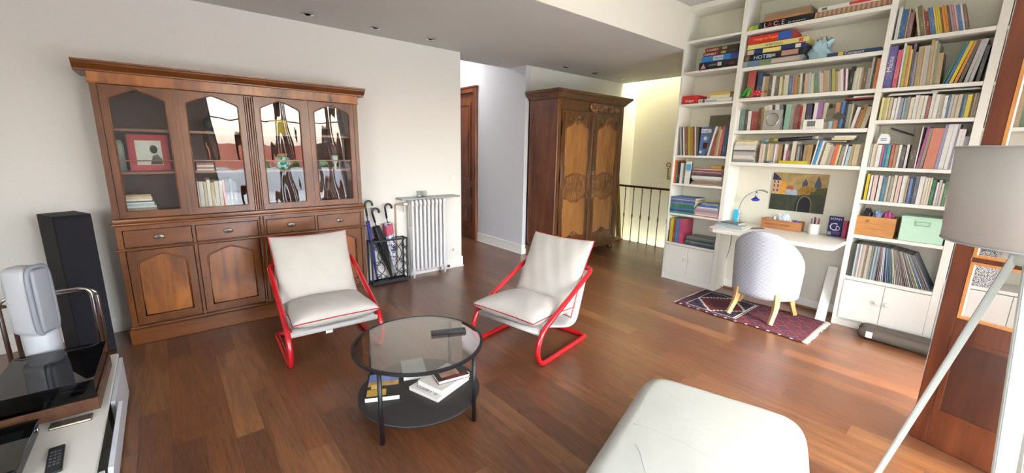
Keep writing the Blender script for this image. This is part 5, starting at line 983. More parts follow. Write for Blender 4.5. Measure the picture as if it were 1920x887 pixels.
for xx in (SX0+.03, SX1-.03):
    for z in (.1, .2, .3, .4):
        n = 20; f.tube([(xx+.018*(1-k/n*.7)*math.cos(k/n*9), SY1, z+.03*(1-k/n*.7)*math.sin(k/n*9)) for k in range(n)], .003, 5)
f.build('scrollwork', M_wi, st, world=True)
def umb(label, base, top, handle_col, wrap, hook=True, name='umbrella'):
    t = thing(name, label, 'umbrella', base); b = Vector(base); v = Vector(top)-b; Lg = v.length; d = v.normalized()
    pt = lambda s_: d*(s_*Lg)
    if wrap:
        col, rads, tie = wrap
        f = MB(); n = 14; rings = []
        q = Vector((0, 0, 1)).rotation_difference(d).to_matrix().to_4x4(); hh = Lg*.80
        def fn(u, w2):
            a = u*2*math.pi; k = rads(w2)*(1+.13*math.sin(7*a+w2*8)); return q @ Vector((k*math.cos(a), k*math.sin(a), .03+w2*(hh-.03)))
        f.grid(fn, 42, 16, closeu=True); f.build('canopy', col, t)
        if tie: f = MB(); f.grid(lambda u, w2: q @ Vector((rads(.8)*1.25*math.cos(u*6.283)*(1+.12*math.sin(5*u*6.283)), rads(.8)*1.25*math.sin(u*6.283), hh*(.8+.17*w2)-.0+.01*math.sin(u*12))), 30, 4, closeu=True); f.build('ruffle', tie, t)
    sh_ = MB().tube([pt(0), pt(1)], .006, 8).build('shaft', M_black, t)
    tp = pt(1); side = Vector((0, 1, 0))
    f = MB(); f.tube([pt(.86), tp]+[tp+side*(.04-.04*math.cos(a))+Vector((0, 0, 1))*(.045*math.sin(a)) for a in [R(x) for x in range(15, 200, 15)]], .012, 10); f.build('handle', handle_col, t)
    return t
wr = lambda w2: .012+.036*min(1, w2*1.6)*(1-.35*max(0, (w2-.7)/.3)*1.0)-.0*w2
umb('black furled umbrella with black crook handle leaning left in the stand', (-4.59, 1.98, .032), (-4.60, 1.775, .86), plain('handle_black', '#1b1c20', .3), (plain('black_nylon', '#1c1c20', .6), wr, None))
def floral():
    m, nt, b, o_ = newmat('floral_nylon'); v = N(nt, 'TexNoise', Scale=38, Detail=3); L(nt, ocoord(nt), v.inputs[0]); r_ = nt.nodes.new('ShaderNodeValToRGB'); e = r_.color_ramp.elements; e[0].position = .42; e[0].color = lin('#3c4c7c'); e[1].position = .5; e[1].color = lin('#dcdde6'); L(nt, v.outputs[0], r_.inputs[0]); L(nt, r_.outputs[0], b.inputs['Base Color']); b.inputs['Roughness'].default_value = .6; return m
umb('white and blue patterned umbrella with pink edge and black crook in the stand', (-4.592, 2.04, .032), (-4.60, 1.93, .90), plain('handle_black', '#1b1c20', .3), (floral(), wr, plain('pink_edge', '#c2506c', .6, noise=.4, nscale=50)))
umb('umbrella with dark green crook handle and violet canopy, nearest the cabinet', (-4.60, 1.80, .032), (-4.60, 1.70, .95), plain('handle_green', '#2c4a3a', .3), (plain('violet_nylon', '#3c3c8a', .6, noise=.4, nscale=15), lambda w2: .008+.02*min(1, w2*1.6)*(1-.5*w2), None))
# ------------------------------------------------------------------ things in the glazed cabinet
def lying(lst, x, y, z, desc, group, wdt):
    n = len(lst)
    for i, (t_, l, c, dy) in enumerate(lst):
        pos = 'lowest' if i == 0 else ('topmost' if i == n-1 else ORD[i]+' from bottom')
        book(f"flat {nice(c)} book, {pos} {desc}", t_, l, wdt, c, (x, y+dy, z), (0, R(90), R(90)), True, group); z += t_+.0003
lying([(.02, .21, 'tan', 0), (.02, .2, 'taupe', 0), (.012, .2, 'white', .0), (.02, .18, 'paleblue', .01), (.01, .19, 'white', 0), (.01, .17, 'darkgrey', 0), (.014, .18, 'white', 0), (.02, .185, 'paletan', -.005), (.016, .18, 'tan', -.005)], -4.39, -.275, 1.0455, 'in the pile behind the leftmost glass door', 'book pile in the leftmost cabinet bay', .14)
y = .165
for i, (t_, h, c, a) in enumerate([(.034, .235, 'white', -4), (.03, .235, 'white', -4), (.02, .235, 'beige', -4), (.024, .25, 'white', -4), (.024, .225, 'paletan', -4), (.028, .235, 'white', -3), (.024, .235, 'white', -3), (.015, .245, 'coral', -3), (.03, .24, 'darkgrey', -3), (.02, .25, 'slate', -3), (.03, .23, 'black', -3)]):
    book(f"{nice(c)} book, {ORD[i]} from left behind the second glass door", t_, h, .15, c, (-4.37, y+.012, 1.0465), (R(-a), 0, R(90)), group='upright books in the second cabinet bay'); y += t_+.0025
lying([(.014, .12, 'white', 0), (.016, .12, 'redbrown', 0), (.014, .12, 'white', 0), (.014, .12, 'red', 0), (.012, .12, 'navygrey', 0)], -4.40, .22, 1.3705, 'in the small pile on the lower glass-door shelf', 'small pile in the second cabinet bay', .1)
t = thing('framed_portrait', 'red framed black and white portrait behind the leftmost glass door', 'photo frame', (-4.44, -.07, 1.3725)); t.rotation_euler = (0, R(-8), 0)
MB().plate([(-.125, 0), (.125, 0), (.125, .285), (-.125, .285)], [(-.08, .045), (.08, .045), (.08, .24), (-.08, .24)], 0, -.008, .008).build('frame', plain('frame_crimson', '#a3212f', .5), t)
MB().box(-.008, .0, -.1, .1, .03, .26).build('mount', plain('photo_grey', '#c2c6bc', .4, noise=.25, nscale=12), t)
f = MB(); f.lathe([(0, 0), (.024, 0), (.024, .0015), (0, .0015)], seg=18, M=Mrt((.0, .03, .17), ry=R(90)) @ Matrix.Diagonal((1.4, 1, 1, 1))); f.poly_prism([(.0, .05), (.075, .05), (.075, .09), (.05, .13), (.02, .12)], 0, 0, .0015); f.build('portrait_figure', plain('portrait_dark', '#3c3c3c', .5, noise=.5, nscale=30), t)  # dark head and shoulders of the sitter, printed
o = MB().lathe([(0, 0), (.032, 0), (.032, .2), (.02, .24), (.0, .24)], seg=16).build('glass_jar', plain('jar_grey', '#7c857c', .2, noise=.4, nscale=14)); o.location = (-4.45, -.245, 1.3705); tag(o, 'grey-green cylindrical jar beside the red frame in the cabinet', 'jar')
o = MB().lathe([(0, 0), (.03, 0), (.07, .05), (.065, .1), (.03, .13), (.035, .145), (0, .145)], seg=20).build('dark_vase', plain('vase_dark', '#2c3234', .25)); o.location = (-4.46, .375, 1.6955); tag(o, 'dark round vase on the top shelf of the second cabinet bay', 'vase')
o = MB().lathe([(0, 0), (.075, 0), (.077, .1), (.08, .1), (.08, .125), (0, .13)], seg=28).build('round_box', plain('straw_yellow', '#c9b45a', .6)); o.location = (-4.46, .87, 1.6955); tag(o, 'round straw-yellow box on the top shelf behind the third glass door', 'box')
def turq():
    m, nt, b, o_ = newmat('turquoise_glaze'); v = N(nt, 'TexVoronoi', Scale=28); L(nt, ocoord(nt), v.inputs[0]); L(nt, mixc(nt, math_(nt, 'GREATER_THAN', v.outputs[0], .5), lin('#2a9a94'), lin('#bfe0cf')), b.inputs['Base Color']); b.inputs['Roughness'].default_value = .2; return m
t = thing('turquoise_jar', 'turquoise patterned ceramic jar with ochre lid in the third cabinet bay', 'jar', (-4.46, .88, 1.3705)); MB().lathe([(0, 0), (.035, 0), (.045, .01), (.075, .055), (.072, .09), (.045, .12), (.04, .125)], seg=24).build('jar_body', turq(), t); MB().lathe([(0, .15), (.02, .148), (.042, .14), (.044, .125), (0, .125)], seg=24).build('jar_lid', plain('ochre_glaze', '#b98a3c', .3), t)
o = MB().lathe([(0, 0), (.035, 0), (.03, .06), (.04, .1), (.03, .17), (.012, .2), (0, .2)], seg=18).build('stone_figure', plain('speckled_stone', '#6d6a58', .6, noise=.6, nscale=60)); o.location = (-4.46, 1.19, 1.6955); tag(o, 'speckled stone figure on the top shelf behind the fourth glass door', 'figurine')
o = MB().lathe([(0, 0), (.03, 0), (.012, .02), (.012, .05), (.03, .08), (.032, .13), (0, .13)], seg=18).build('small_goblet', plain('goblet_white', '#c9ccd0', .3, noise=.4, nscale=30)); o.location = (-4.45, 1.36, 1.3705); tag(o, 'small pale goblet on the middle shelf behind the fourth glass door', 'goblet')
o = MB().lathe([(0, 0), (.022, 0), (.025, .05), (.018, .07), (0, .07)], seg=18).build('small_cup', plain('cup_slate', '#59666c', .3)); o.location = (-4.45, 1.2, 1.3705); tag(o, 'small slate-coloured cup left of the goblet in the cabinet', 'cup')
o = MB().box(-.03, .03, -.06, .06, 0, .035, .006, 2).build('trinket_dish', plain('trinket_black', '#1c1c1c', .3)); o.location = (-4.40, .76, 1.0455); tag(o, 'small black trinket dish at the bottom of the third cabinet bay', 'trinket')

# ------------------------------------------------------------------ sling chairs
def fabric(name, col, sc=420, bs=.25):
    m, nt, b, o_ = newmat(name); c = lin(col); co_ = ocoord(nt)
    a = N(nt, 'TexNoise', Scale=sc, Detail=2); mp = N(nt, 'Mapping'); mp.inputs['Scale'].default_value = (1, .25, 1); L(nt, co_, mp.inputs[0]); L(nt, mp.outputs[0], a.inputs[0])
    bn = N(nt, 'TexNoise', Scale=sc, Detail=2); mp2 = N(nt, 'Mapping'); mp2.inputs['Scale'].default_value = (.25, 1, 1); L(nt, co_, mp2.inputs[0]); L(nt, mp2.outputs[0], bn.inputs[0])
    w3 = N(nt, 'TexNoise', Scale=9, Detail=3); L(nt, co_, w3.inputs[0])
    s_ = math_(nt, 'MULTIPLY', math_(nt, 'ADD', a.outputs[0], bn.outputs[0]), .5)
    k = math_(nt, 'ADD', math_(nt, 'MULTIPLY', s_, .7), math_(nt, 'MULTIPLY', w3.outputs[0], .3))
    L(nt, mixc(nt, k, tuple(x*.86 for x in c[:3])+(1,), tuple(min(1, x*1.1) for x in c[:3])+(1,)), b.inputs['Base Color']); b.inputs['Roughness'].default_value = .9; b.inputs['Sheen Weight'].default_value = .15
    bump(nt, b, math_(nt, 'ADD', math_(nt, 'MULTIPLY', s_, .2), math_(nt, 'MULTIPLY', w3.outputs[0], .9)), bs, .008); return m
M_linen = fabric('natural_linen', '#bfbab0'); M_sling = fabric('canvas_sling', '#c6c4be')
def pillow(w_, l, th, M, name, mat, parent, seed=1, pinch=.035, piping=None):
    rnd = random.Random(seed); ph = [rnd.uniform(0, 6) for _ in range(6)]
    def edge(u, v):
        s_, t_ = 2*u-1, 2*v-1
        x = w_/2*s_*(1-pinch*(1-abs(s_)**3)*0-pinch*(1-t_*t_)*.9); y = l/2*t_*(1-pinch*(1-s_*s_)*.9); return x, y, s_, t_
    def sf(sg):
        def fn(u, v):
            x, y, s_, t_ = edge(u, v); k = max(0, (1-abs(s_)**2.8)*(1-abs(t_)**2.8))**.42
            z = th/2*k*(1+.05*math.sin(5*s_+ph[0])*math.sin(4*t_+ph[1]))+.003*math.sin(14*s_+7*t_+ph[2])*k*(1-k*.6)+.0045*k*(math.sin(46*s_+3*math.sin(5*s_+ph[3]))*abs(t_)**7+math.sin(46*t_+3*math.sin(6*t_+ph[4]))*abs(s_)**7)
            return M @ Vector((x, y, sg*z))
        return fn
    f = MB(); n = 56; f.grid(sf(1), n, n); f.grid(sf(-1), n, n)
    o = f.build(name, mat, parent, weld=True, normals=True)
    if piping:
        P = [edge(k/16, 0)[:2] for k in range(16)]+[edge(1, k/16)[:2] for k in range(16)]+[edge(1-k/16, 1)[:2] for k in range(16)]+[edge(0, 1-k/16)[:2] for k in range(16)]
        MB().tube([M @ Vector((x, y, 0)) for x, y in P], .0042, 6, closed=True).build('piping', piping, o)
    return o
M_pipe = plain('red_piping', '#b3182a', .6)
def sling_chair(label, loc, rz):
    t = thing('sling_armchair', label, 'armchair', loc, rz, None); W_ = .33; r = .0205
    side = lambda s_: [(s_*W_, .70, r), (s_*W_, .02, r), (s_*W_, -.035, .14), (s_*W_, .02, .285), (s_*W_, .745, .615)]
    a = side(-1); b = side(1)
    P = a+b[::-1]; rad_ = [.05, .075, .09, .085, .06]+[.06, .085, .09, .075, .05]
    f = MB(); f.tube(fillet(P, rad_, 7, closed=True), r, 12, closed=True); f.build('frame', M_red, t)
    MB().lathe([(0, 0), (.016, 0), (.016, .008), (0, .008)], c=(0, 0, -.0), seg=10).build('glide', M_black, t).location = (W_, .05, -.002)
    f = MB(); f.tube([(-W_+.005, .035, .262), (W_-.005, .035, .262)], .02, 12); f.build('front_rail', M_sling, t)
    prof = fillet([(0, .02, .275), (0, .10, .285), (0, .46, .165), (0, .58, .17), (0, .735, .60), (0, .76, .625)], .09, 6)
    f = MB(); n = len(prof)-1
    f.grid(lambda u, v: (-.295+.59*u, prof[min(n, int(v*n+.5))].y, prof[min(n, int(v*n+.5))].z+.006*math.cos(u*3.14*2)), 8, n)
    o = f.build('sling', M_sling, t); md = o.modifiers.new('s', 'SOLIDIFY'); md.thickness = .004
    # back cushion then seat cushion
    d = Vector((0, .80-.47, .845-.255)); ang = math.atan2(d.z, d.y)
    M = Matrix.Translation((0, (.80+.47)/2-.012, (.845+.255)/2+.004)) @ Matrix.Rotation(ang, 4, 'X')
    pillow(.625, d.length, .155, M, 'back_cushion', M_linen, t, 3, pinch=.06, piping=M_pipe)
    d = Vector((0, .52+.05, .30-.335)); ang = math.atan2(d.z, d.y)
    M = Matrix.Translation((0, (.50-.05)/2, .350)) @ Matrix.Rotation(ang, 4, 'X')
    pillow(.615, .57, .17, M, 'seat_cushion', M_linen, t, 5, pinch=.055, piping=M_pipe)
    return t
c1 = sling_chair('red tubular armchair with linen cushions in front of the glazed cabinet', (-3.05, .868, 0), R(87))
def copy_tree(o, parent=None):
    c = o.copy(); COL.objects.link(c); c.parent = parent
    for ch in list(o.children): copy_tree(ch, c)
    return c
c2 = copy_tree(c1); c2.location = (-2.33, 1.915, 0); c2.rotation_euler = (0, 0, R(10.8)); c2['label'] = 'red tubular armchair with linen cushions nearer the desk and carved armoire'
c1['group'] = c2['group'] = 'red tubular armchairs'
MB().box(-.025, .025, .0, .002, -.03, 0).build('care_tag', WHITE, c1).location = (-.05, .04, .245)
# ------------------------------------------------------------------ coffee table
TC = Vector((-2.14, 1.075, 0))
tb = thing('coffee_table', 'round glass-topped coffee table with black lower shelf', 'coffee table', tuple(TC))
MB().lathe([(0, 0), (.372, 0), (.372, .008), (0, .008)], c=(0, 0, .437), seg=72, smooth=False).build('glass_top', clearglass('table_glass', (.84, .85, .84), 3.0), tb)
f = MB(); n = 72; ring = [(.373, .43), (.388, .43), (.388, .446), (.373, .446)]
f.grid(lambda u, v: (ring[int(v*4+.5) % 4][0]*math.cos(u*2*math.pi), ring[int(v*4+.5) % 4][0]*math.sin(u*2*math.pi), ring[int(v*4+.5) % 4][1]), n, 4, closeu=True, closev=True, smooth=False); f.build('rim', M_black, tb)
f = MB(); f.lathe([(0, .112), (.366, .112), (.37, .114), (.37, .124), (.366, .126), (0, .126)], seg=72); f.build('lower_shelf', plain('black_brown_shelf', '#2d2a28', .55, noise=.2, nscale=120), tb)
for k in range(4):
    a = R(-61+90*k); MB().tube([(.374*math.cos(a), .374*math.sin(a), 0), (.374*math.cos(a), .374*math.sin(a), .436)], .0125, 12).build('leg', M_black, tb)
def coverbook(name, label, loc, rz, w_, l, t_, top, side=None, z=None):
    t = thing(name, label, 'book', loc, rz)
    f = MB(); f.mi = 0; f.box(-w_/2, w_/2, -l/2, l/2, 0, .002); f.box(-w_/2, w_/2, -l/2, l/2, t_-.002, t_); f.box(-w_/2, -w_/2+.002, -l/2, l/2, 0, t_); f.mi = 1; f.box(-w_/2+.002, w_/2-.003, -l/2+.003, l/2-.003, .002, t_-.002)
    f.build('cover_and_pages', [top, M_paper], t); return t
def prnt(t, name, x0, x1, y0, y1, z, mat, p=None):
    f = MB()
    if p: f.poly_prism(p, 2, z, z+.0006)
    else: f.box(x0, x1, y0, y1, z, z+.0006)
    f.build(name, mat, t)
b1 = coverbook('art_book', 'black art book with yellow panel, nearest the front table leg', (-2.275, .895, .1265), R(64), .20, .28, .03, plain('cover_black', '#1c1b1e', .3))
prnt(b1, 'yellow_panel', -.09, .02, -.125, -.085+.03, .03, plain('print_gold', '#b8963a', .4, noise=.2, nscale=40)); prnt(b1, 'blue_painting', -.09, .09, .03, .12, .03, plain('print_swirl', '#6a78a8', .4, noise=.9, nscale=16)); prnt(b1, 'ochre_painting', -.09, .09, -.02, .03, .0302, plain('print_ochre', '#b08c4c', .4, noise=.8, nscale=26)); prnt(b1, 'title_box', -.07, -.03, -.05, .0, .0305, M_glet)
b2 = coverbook('small_book', 'grey paperback with pale cover at the back of the table shelf', (-2.35, 1.135, .1265), R(70), .15, .22, .028, plain('cover_fog', '#9aa2a0', .4, noise=.35, nscale=14))
b3 = coverbook('art_book', 'large white EL GRECO art book, lowest of the pile on the table shelf', (-2.095, 1.19, .1265), R(18), .235, .30, .024, plain('cover_white', '#d6d6d8', .35))
o = text('EL GRECO', .036, plain('print_grey', '#55565c', .5), None, (0, 0, 0), rot=(0, 0, 0), world=False, ext=.0004); o.parent = b3; o.location = (.085, -.105, .0248); o.rotation_euler = (0, 0, R(180))
b4 = coverbook('art_book', 'white art book with small leaf picture and red ribbon, middle of the pile', (-2.08, 1.215, .1510), R(16), .20, .26, .034, plain('cover_ivory', '#cfcabd', .35))
prnt(b4, 'leaf_picture', .02, .06, .05, .1, .034, plain('print_green', '#6d7a4a', .5, noise=.8, nscale=40)); f = MB(); f.grid(lambda u, v: (-.02+.10*u-.004*math.sin(9*v), -.06+.04*v-.02*u-.02*math.sin(u*5), .037-.045*max(0, u-.75)*2+.005*math.sin(9*u)), 14, 3); f.build('red_ribbon', plain('ribbon_red', '#c4141e', .4), b4)
b5 = coverbook('small_book', 'paperback with dark brown portrait cover topping the pile', (-2.065, 1.245, .1855), R(-10), .145, .20, .022, plain('cover_darkphoto', '#241d1b', .35)); prnt(b5, 'portrait_photo', -.06, .04, -.07, .05, .022, plain('print_skin', '#9c7660', .4, noise=.9, nscale=16)); prnt(b5, 'dark_panel', .05, .07, -.05, .08, .0222, plain('print_red_small', '#8a2a22', .5))
b6 = coverbook('booklet', 'thin dark booklet behind the pile on the table shelf', (-2.19, 1.33, .1265), R(-20), .14, .1, .012, plain('cover_charcoal', '#2a2a2e', .4))
rm = thing('remote_control', 'black remote control lying on the glass table top', 'remote control', (-2.125, 1.275, .4462), R(-23)); MB().box(-.024, .024, -.11, .11, 0, .018, .004, 2).build('case', plain('remote_black', '#17181c', .3), rm)
f = MB()
for a in range(3):
    for b in range(9): f.box(-.016+.012*a, -.009+.012*a, -.095+.021*b, -.085+.021*b, .0178, .0195)
f.build('buttons', plain('button_dark', '#4a4c52', .4), rm); MB().box(-.02, .02, .012, .016, .0178, .0186).build('silver_bar', M_chrome, rm)
# ------------------------------------------------------------------ white leather ottoman
def leather():
    m, nt, b, o_ = newmat('white_leather'); c = lin('#b2b5ac'); n1 = N(nt, 'TexNoise', Scale=5, Detail=5, Distortion=1.4); L(nt, ocoord(nt), n1.inputs[0]); n2 = N(nt, 'TexVoronoi', Scale=160); L(nt, ocoord(nt), n2.inputs[0])
    L(nt, mixc(nt, n1.outputs[0], tuple(x*.92 for x in c[:3])+(1,), tuple(min(1, x*1.04) for x in c[:3])+(1,)), b.inputs['Base Color']); b.inputs['Roughness'].default_value = .42
    bump(nt, b, math_(nt, 'ADD', math_(nt, 'MULTIPLY', n1.outputs[0], 1.0), math_(nt, 'MULTIPLY', n2.outputs[0], .08)), .35, .012); return m
M_leather = leather(); M_crease = plain('seam_crease_shade', '#a9aa9e', .6)
ot = thing('leather_ottoman', 'large white leather ottoman in the foreground', 'ottoman', (-.60, 1.52, 0), R(16.5))
OW, OL = .74, 1.12
def topz(x, y):
    gx, gy = max(0, 1-(x/(OW/2-.085))**2), max(0, 1-(y/(OL/2-.085))**2)
    return .42+.014*(gx*gy)**.5*0+.014*gx*gy+.0025*math.sin(17*x+4+3*y)*math.sin(11*y+x*6)*gx*gy
def oshape(u, v):
    # u around, v from bottom side (0) up over the top centre (1)
    a = u*2*math.pi; ca, sa = math.cos(a), math.sin(a); p = 2/9
    sx = math.copysign(abs(ca)**p, ca)*OW/2; sy = math.copysign(abs(sa)**p, sa)*OL/2
    if v < .3: k = 1+.012*math.sin(v/.3*3.14); z = .10+v/.3*.24
    elif v < .6:
        q = (v-.3)/.3*math.pi/2; e = .085; k = None; z = .34+.08*math.sin(q)
        s1 = (OW/2-e+e*math.cos(q))/(OW/2); s2 = (OL/2-e+e*math.cos(q))/(OL/2); return (sx*s1, sy*s2, z)
    else:
        q = 1-(v-.6)/.4; x = sx*(OW/2-.085)/(OW/2)*q; y = sy*(OL/2-.085)/(OL/2)*q; return (x, y, topz(x, y))
    return (sx*k, sy*k, z)
f = MB(); f.grid(oshape, 96, 40, closeu=True); f.build('cushion_body', M_leather, ot, weld=True)
f = MB()
ontop = lambda x, y: topz(x, y)+.0004
for (xa, ya, xb, yb_, am, th) in ((-.285, .03, .285, -.05, .012, .0011), (-.24, -.10, -.13, -.26, .01, .0007), (.05, -.14, .10, -.24, .006, .0006)):  # one seam, then creases whose shade is drawn as darker thin lines
    f.tube([(xa+(xb-xa)*k/20, ya+(yb_-ya)*k/20+am*math.sin(k*.32), ontop(xa+(xb-xa)*k/20, ya+(yb_-ya)*k/20)) for k in range(21)], th, 5)
f.build('seam', M_crease, ot); ot.children[-1]['kind'] = 'stuff'
MB().box(-OW/2+.05, OW/2-.05, -OL/2+.05, OL/2-.05, .05, .12).build('underframe', plain('dark_base', '#2a2624', .6), ot)
for a in (-1, 1):
    for b in (-1, 1): MB().lathe([(0, 0), (.022, 0), (.028, .06), (0, .06)], c=(a*.28, b*.45, 0), seg=12).build('foot', M_black, ot)
# ------------------------------------------------------------------ tripod lamp
lc = Vector((.10, 2.30, 0)); lt = thing('tripod_floor_lamp', 'white tripod floor lamp with grey drum shade beside the wooden door', 'floor lamp', tuple(lc)); M_lw = plain('lamp_white', '#b3b8b0', .45)
M_shade = fabric('shade_fabric', '#b9b3ab', 500, .05)
f = MB(); f.lathe([(.236, 1.305), (.251, 1.64)], seg=64); 
for fc in [q for q in f.bm.faces if len(q.verts) > 4]: f.bm.faces.remove(fc)
o = f.build('lamp_shade', M_shade, lt); md = o.modifiers.new('s', 'SOLIDIFY'); md.thickness = .003
for z, rr_ in ((1.305, .236), (1.64, .251)): MB().tube([(rr_*math.cos(k*6.2832/64), rr_*math.sin(k*6.2832/64), z) for k in range(64)], .0032, 6, closed=True).build('shade_rim', plain('rim_grey', '#a8a8a8', .4), lt)
f = MB()
for k in range(3): a = k*2.0944; f.tube([(0, 0, 1.6), (.25*math.cos(a), .25*math.sin(a), 1.632)], .002, 5)
f.tube([(0, 0, 1.28), (0, 0, 1.45)], .012, 10); f.build('socket_stem', M_chrome, lt)
MB().lathe([(0, 0), (.022, .0), (.032, .05), (.03, .08), (.015, .105), (0, .11)], c=(0, 0, 1.45), seg=20).build('bulb', plain('opal_bulb', '#e8e6de', .3), lt)
MB().lathe([(0, 0), (.05, 0), (.055, .012), (.055, .04), (.05, .05), (0, .05)], c=(0, 0, 1.235), seg=24).build('hub', M_lw, lt)
for fx, fy in ((-.197, 2.30), (.195, 2.015), (.26, 2.57)):
    foot_ = Vector((fx, fy, 0))-lc; top_ = Vector((foot_.x*.13, foot_.y*.13, 1.27)); d = (top_-foot_); rad_ = Vector((foot_.x, foot_.y, 0)).normalized(); tn = Vector((-rad_.y, rad_.x, 0)); nn = d.normalized().cross(tn)
    f = MB(); vs_ = []
    for p, w_ in ((foot_, .020), (top_, .034)):
        for a, b in ((-1, -1), (1, -1), (1, 1), (-1, 1)): vs_.append(f.bm.verts.new(p+tn*a*w_+nn*b*.011))
    fs = [f.bm.faces.new([vs_[i] for i in q]) for q in [(0, 3, 2, 1), (4, 5, 6, 7), (0, 1, 5, 4), (1, 2, 6, 5), (2, 3, 7, 6), (3, 0, 4, 7)]]; f._fin(fs)
    for v in vs_[:4]: v.co.z = 0
    bmesh.ops.bevel(f.bm, geom=f.bm.edges[:], offset=.004, segments=2, affect='EDGES'); f.build('leg', M_lw, lt)
# ------------------------------------------------------------------ open wooden french door
M_dw = wood('door_mahogany', '#4a2214', '#7d4327', 2, 1.6, .3, stretch=6, coat=.4); M_dwl = wood('door_bead_pine', '#b0713c', '#d69a5c', 2, 3, .35); M_dp = wood('door_panel_dark', '#3c2018', '#5e3626', 2, 1.4, .35, stretch=4, coat=.4)
M_extw = plain('exterior_white_paint', '#e6e6e2', .5)
dr = struct(thing('door_2', '', 'door', (-.124, 3.188, 0), R(-15))); del dr['category']; del dr['label']
DW = .69; H_ = 2.5
f = MB(); f.box(0, .072, -.0, .045, .004, H_, .003, 1); f.box(DW-.072, DW, 0, .045, .004, H_, .003, 1); f.box(.072, DW-.072, 0, .045, .004, .2); f.box(.072, DW-.072, 0, .045, .655, .765); f.box(.072, DW-.072, 0, .045, H_-.1, H_); f.build('stiles_and_rails', M_dw, dr)
f = MB(); f.box(.07, DW-.07, .008, .036, .19, .66); f.build('lower_panel', M_dp, dr)
f = MB(); f.plate([(.072, .2), (DW-.072, .2), (DW-.072, .655), (.072, .655)], [(.095, .223), (DW-.095, .223), (DW-.095, .632), (.095, .632)], 1, -.004, .01); f.build('panel_bead', M_dw, dr)
f = MB(); f.box(.072, DW-.072, .006, .036, 1.075, 1.1); 
f.build('glazing_bar', M_dw, dr)
f = MB()
for z0, z1 in ((.765, 1.075), (1.1, H_-.1)): f.plate([(.072, z0), (DW-.072, z0), (DW-.072, z1), (.072, z1)], [(.087, z0+.014), (DW-.087, z0+.014), (DW-.087, z1-.014), (.087, z1-.014)], 1, -.002, .02)
f.build('glazing_bead', M_dwl, dr)
MB().box(.075, DW-.075, .021, .024, .766, H_-.101).build('pane', M_glass, dr)
f = MB(); f.plate([(-.003, .004), (DW, .004), (DW, H_), (-.003, H_)], [(.075, .77), (DW-.075, .77), (DW-.075, H_-.105), (.075, H_-.105)], 1, .0452, .051); f.build('outside_paint', M_extw, dr); MB().box(-.009, 0, .02, .05, .36, H_).build('draught_strip', M_extw, dr)
# ------------------------------------------------------------------ corner with hi-fi
sp_ = thing('floor_speaker', 'tall black floorstanding loudspeaker left of the glazed cabinet', 'speaker', (-4.32, -.585, 0), R(24)); MB().box(-.14, .125, -.1, .1, .0, 1.08, .003, 1).build('cabinet', plain('speaker_black', '#101015', .65, spec=.25), sp_); MB().box(.126, .138, -.097, .097, .02, 1.06, .003, 1).build('grille_cloth', plain('grille_black', '#15161f', .9), sp_)
tv = thing('media_bench', 'low white media bench with partly open fronts at lower left', 'bench', (-2.5, -.57, 0)); MWH = plain('bench_lacquer', '#d9d7cd', .35)
f = MB(); f.box(-3.40, -1.6, -.80, -.352, .275, .297, .002, 1); f.build('top_panel', MWH, tv, world=True)
f = MB(); f.box(-3.40, -3.38, -.80, -.355, 0, .275); f.box(-1.62, -1.6, -.80, -.355, 0, .275); f.box(-3.38, -1.62, -.8, -.79, 0, .275); f.box(-3.38, -1.62, -.79, -.37, .0, .03); f.box(-2.80, -2.78, -.79, -.37, .03, .275); f.box(-2.2, -2.18, -.79, -.37, .03, .275); f.build('carcass', MWH, tv, world=True)
for x0, x1, an in ((-3.38, -2.795, 0), (-2.785, -2.195, 7), (-2.185, -1.62, 1)):
    d = MB().box(0, x1-x0, 0, .018, .0, .245, .002, 1).build('drop_front', plain('front_bluewhite', '#d6dce2', .3), tv); d.location = (x0+2.5, -.353+.57, .028); d.rotation_euler = (R(-an), 0, 0)
tt = thing('turntable', 'turntable with walnut plinth and dark smoked dust cover on the white bench', 'turntable', (-2.94, -.545, .2975), R(-1))
M_wal = wood('walnut', '#3c2417', '#6a452c', 0, 3, .4)
MB().box(-.26, .26, -.19, .175, .012, .075, .003, 1).build('plinth', M_wal, tt)
for a in (-.2, .2):
    for b in (-.14, .13): MB().lathe([(0, 0), (.022, 0), (.02, .013), (0, .013)], c=(a, b, 0), seg=14).build('foot', M_black, tt)
MB().lathe([(0, .076), (.145, .076), (.15, .08), (.15, .098), (.145, .1), (0, .1)], c=(-.06, 0, 0), seg=40).build('platter', M_black, tt)
MB().tube([(.18, .12, .1), (.17, -.03, .11), (.1, -.09, .105)], .006, 8).build('tonearm', M_chrome, tt)
f = MB(); f.box(-.255, .255, -.185, .17, .1665, .17); f.box(-.255, .255, .167, .17, .078, .1665); f.box(-.255, .255, -.185, -.182, .078, .1665); f.box(-.255, -.252, -.182, .167, .078, .1665); f.box(.252, .255, -.182, .167, .078, .1665)
f.build('dust_cover', clearglass('smoked_acrylic', (.22, .24, .27), 1.0), tt)
MB().box(-.25, .25, .1705, .174, .08, .1).build('cover_edge', M_blackgloss, tt)
wsp = thing('white_speaker', 'white rounded portable speaker with grey groove on a round base on the bench', 'speaker', (-3.31, -.63, .2975), R(58)); WG = plain('speaker_white', '#b7bbbf', .35)
MB().lathe([(0, 0), (.07, 0), (.072, .01), (.072, .245), (.066, .26), (0, .26)], seg=32).build('base', WG, wsp)
f = MB(); f.box(-.095, .045, -.062, .062, .25, .635, .04, 6); f.build('body', WG, wsp)
n = 40; pr = []
for k in range(n): a = 2*math.pi*k/n; pr.append((0, math.copysign(abs(math.cos(a))**.55, math.cos(a))*.060, .4425+math.copysign(abs(math.sin(a))**.32, math.sin(a))*.19))
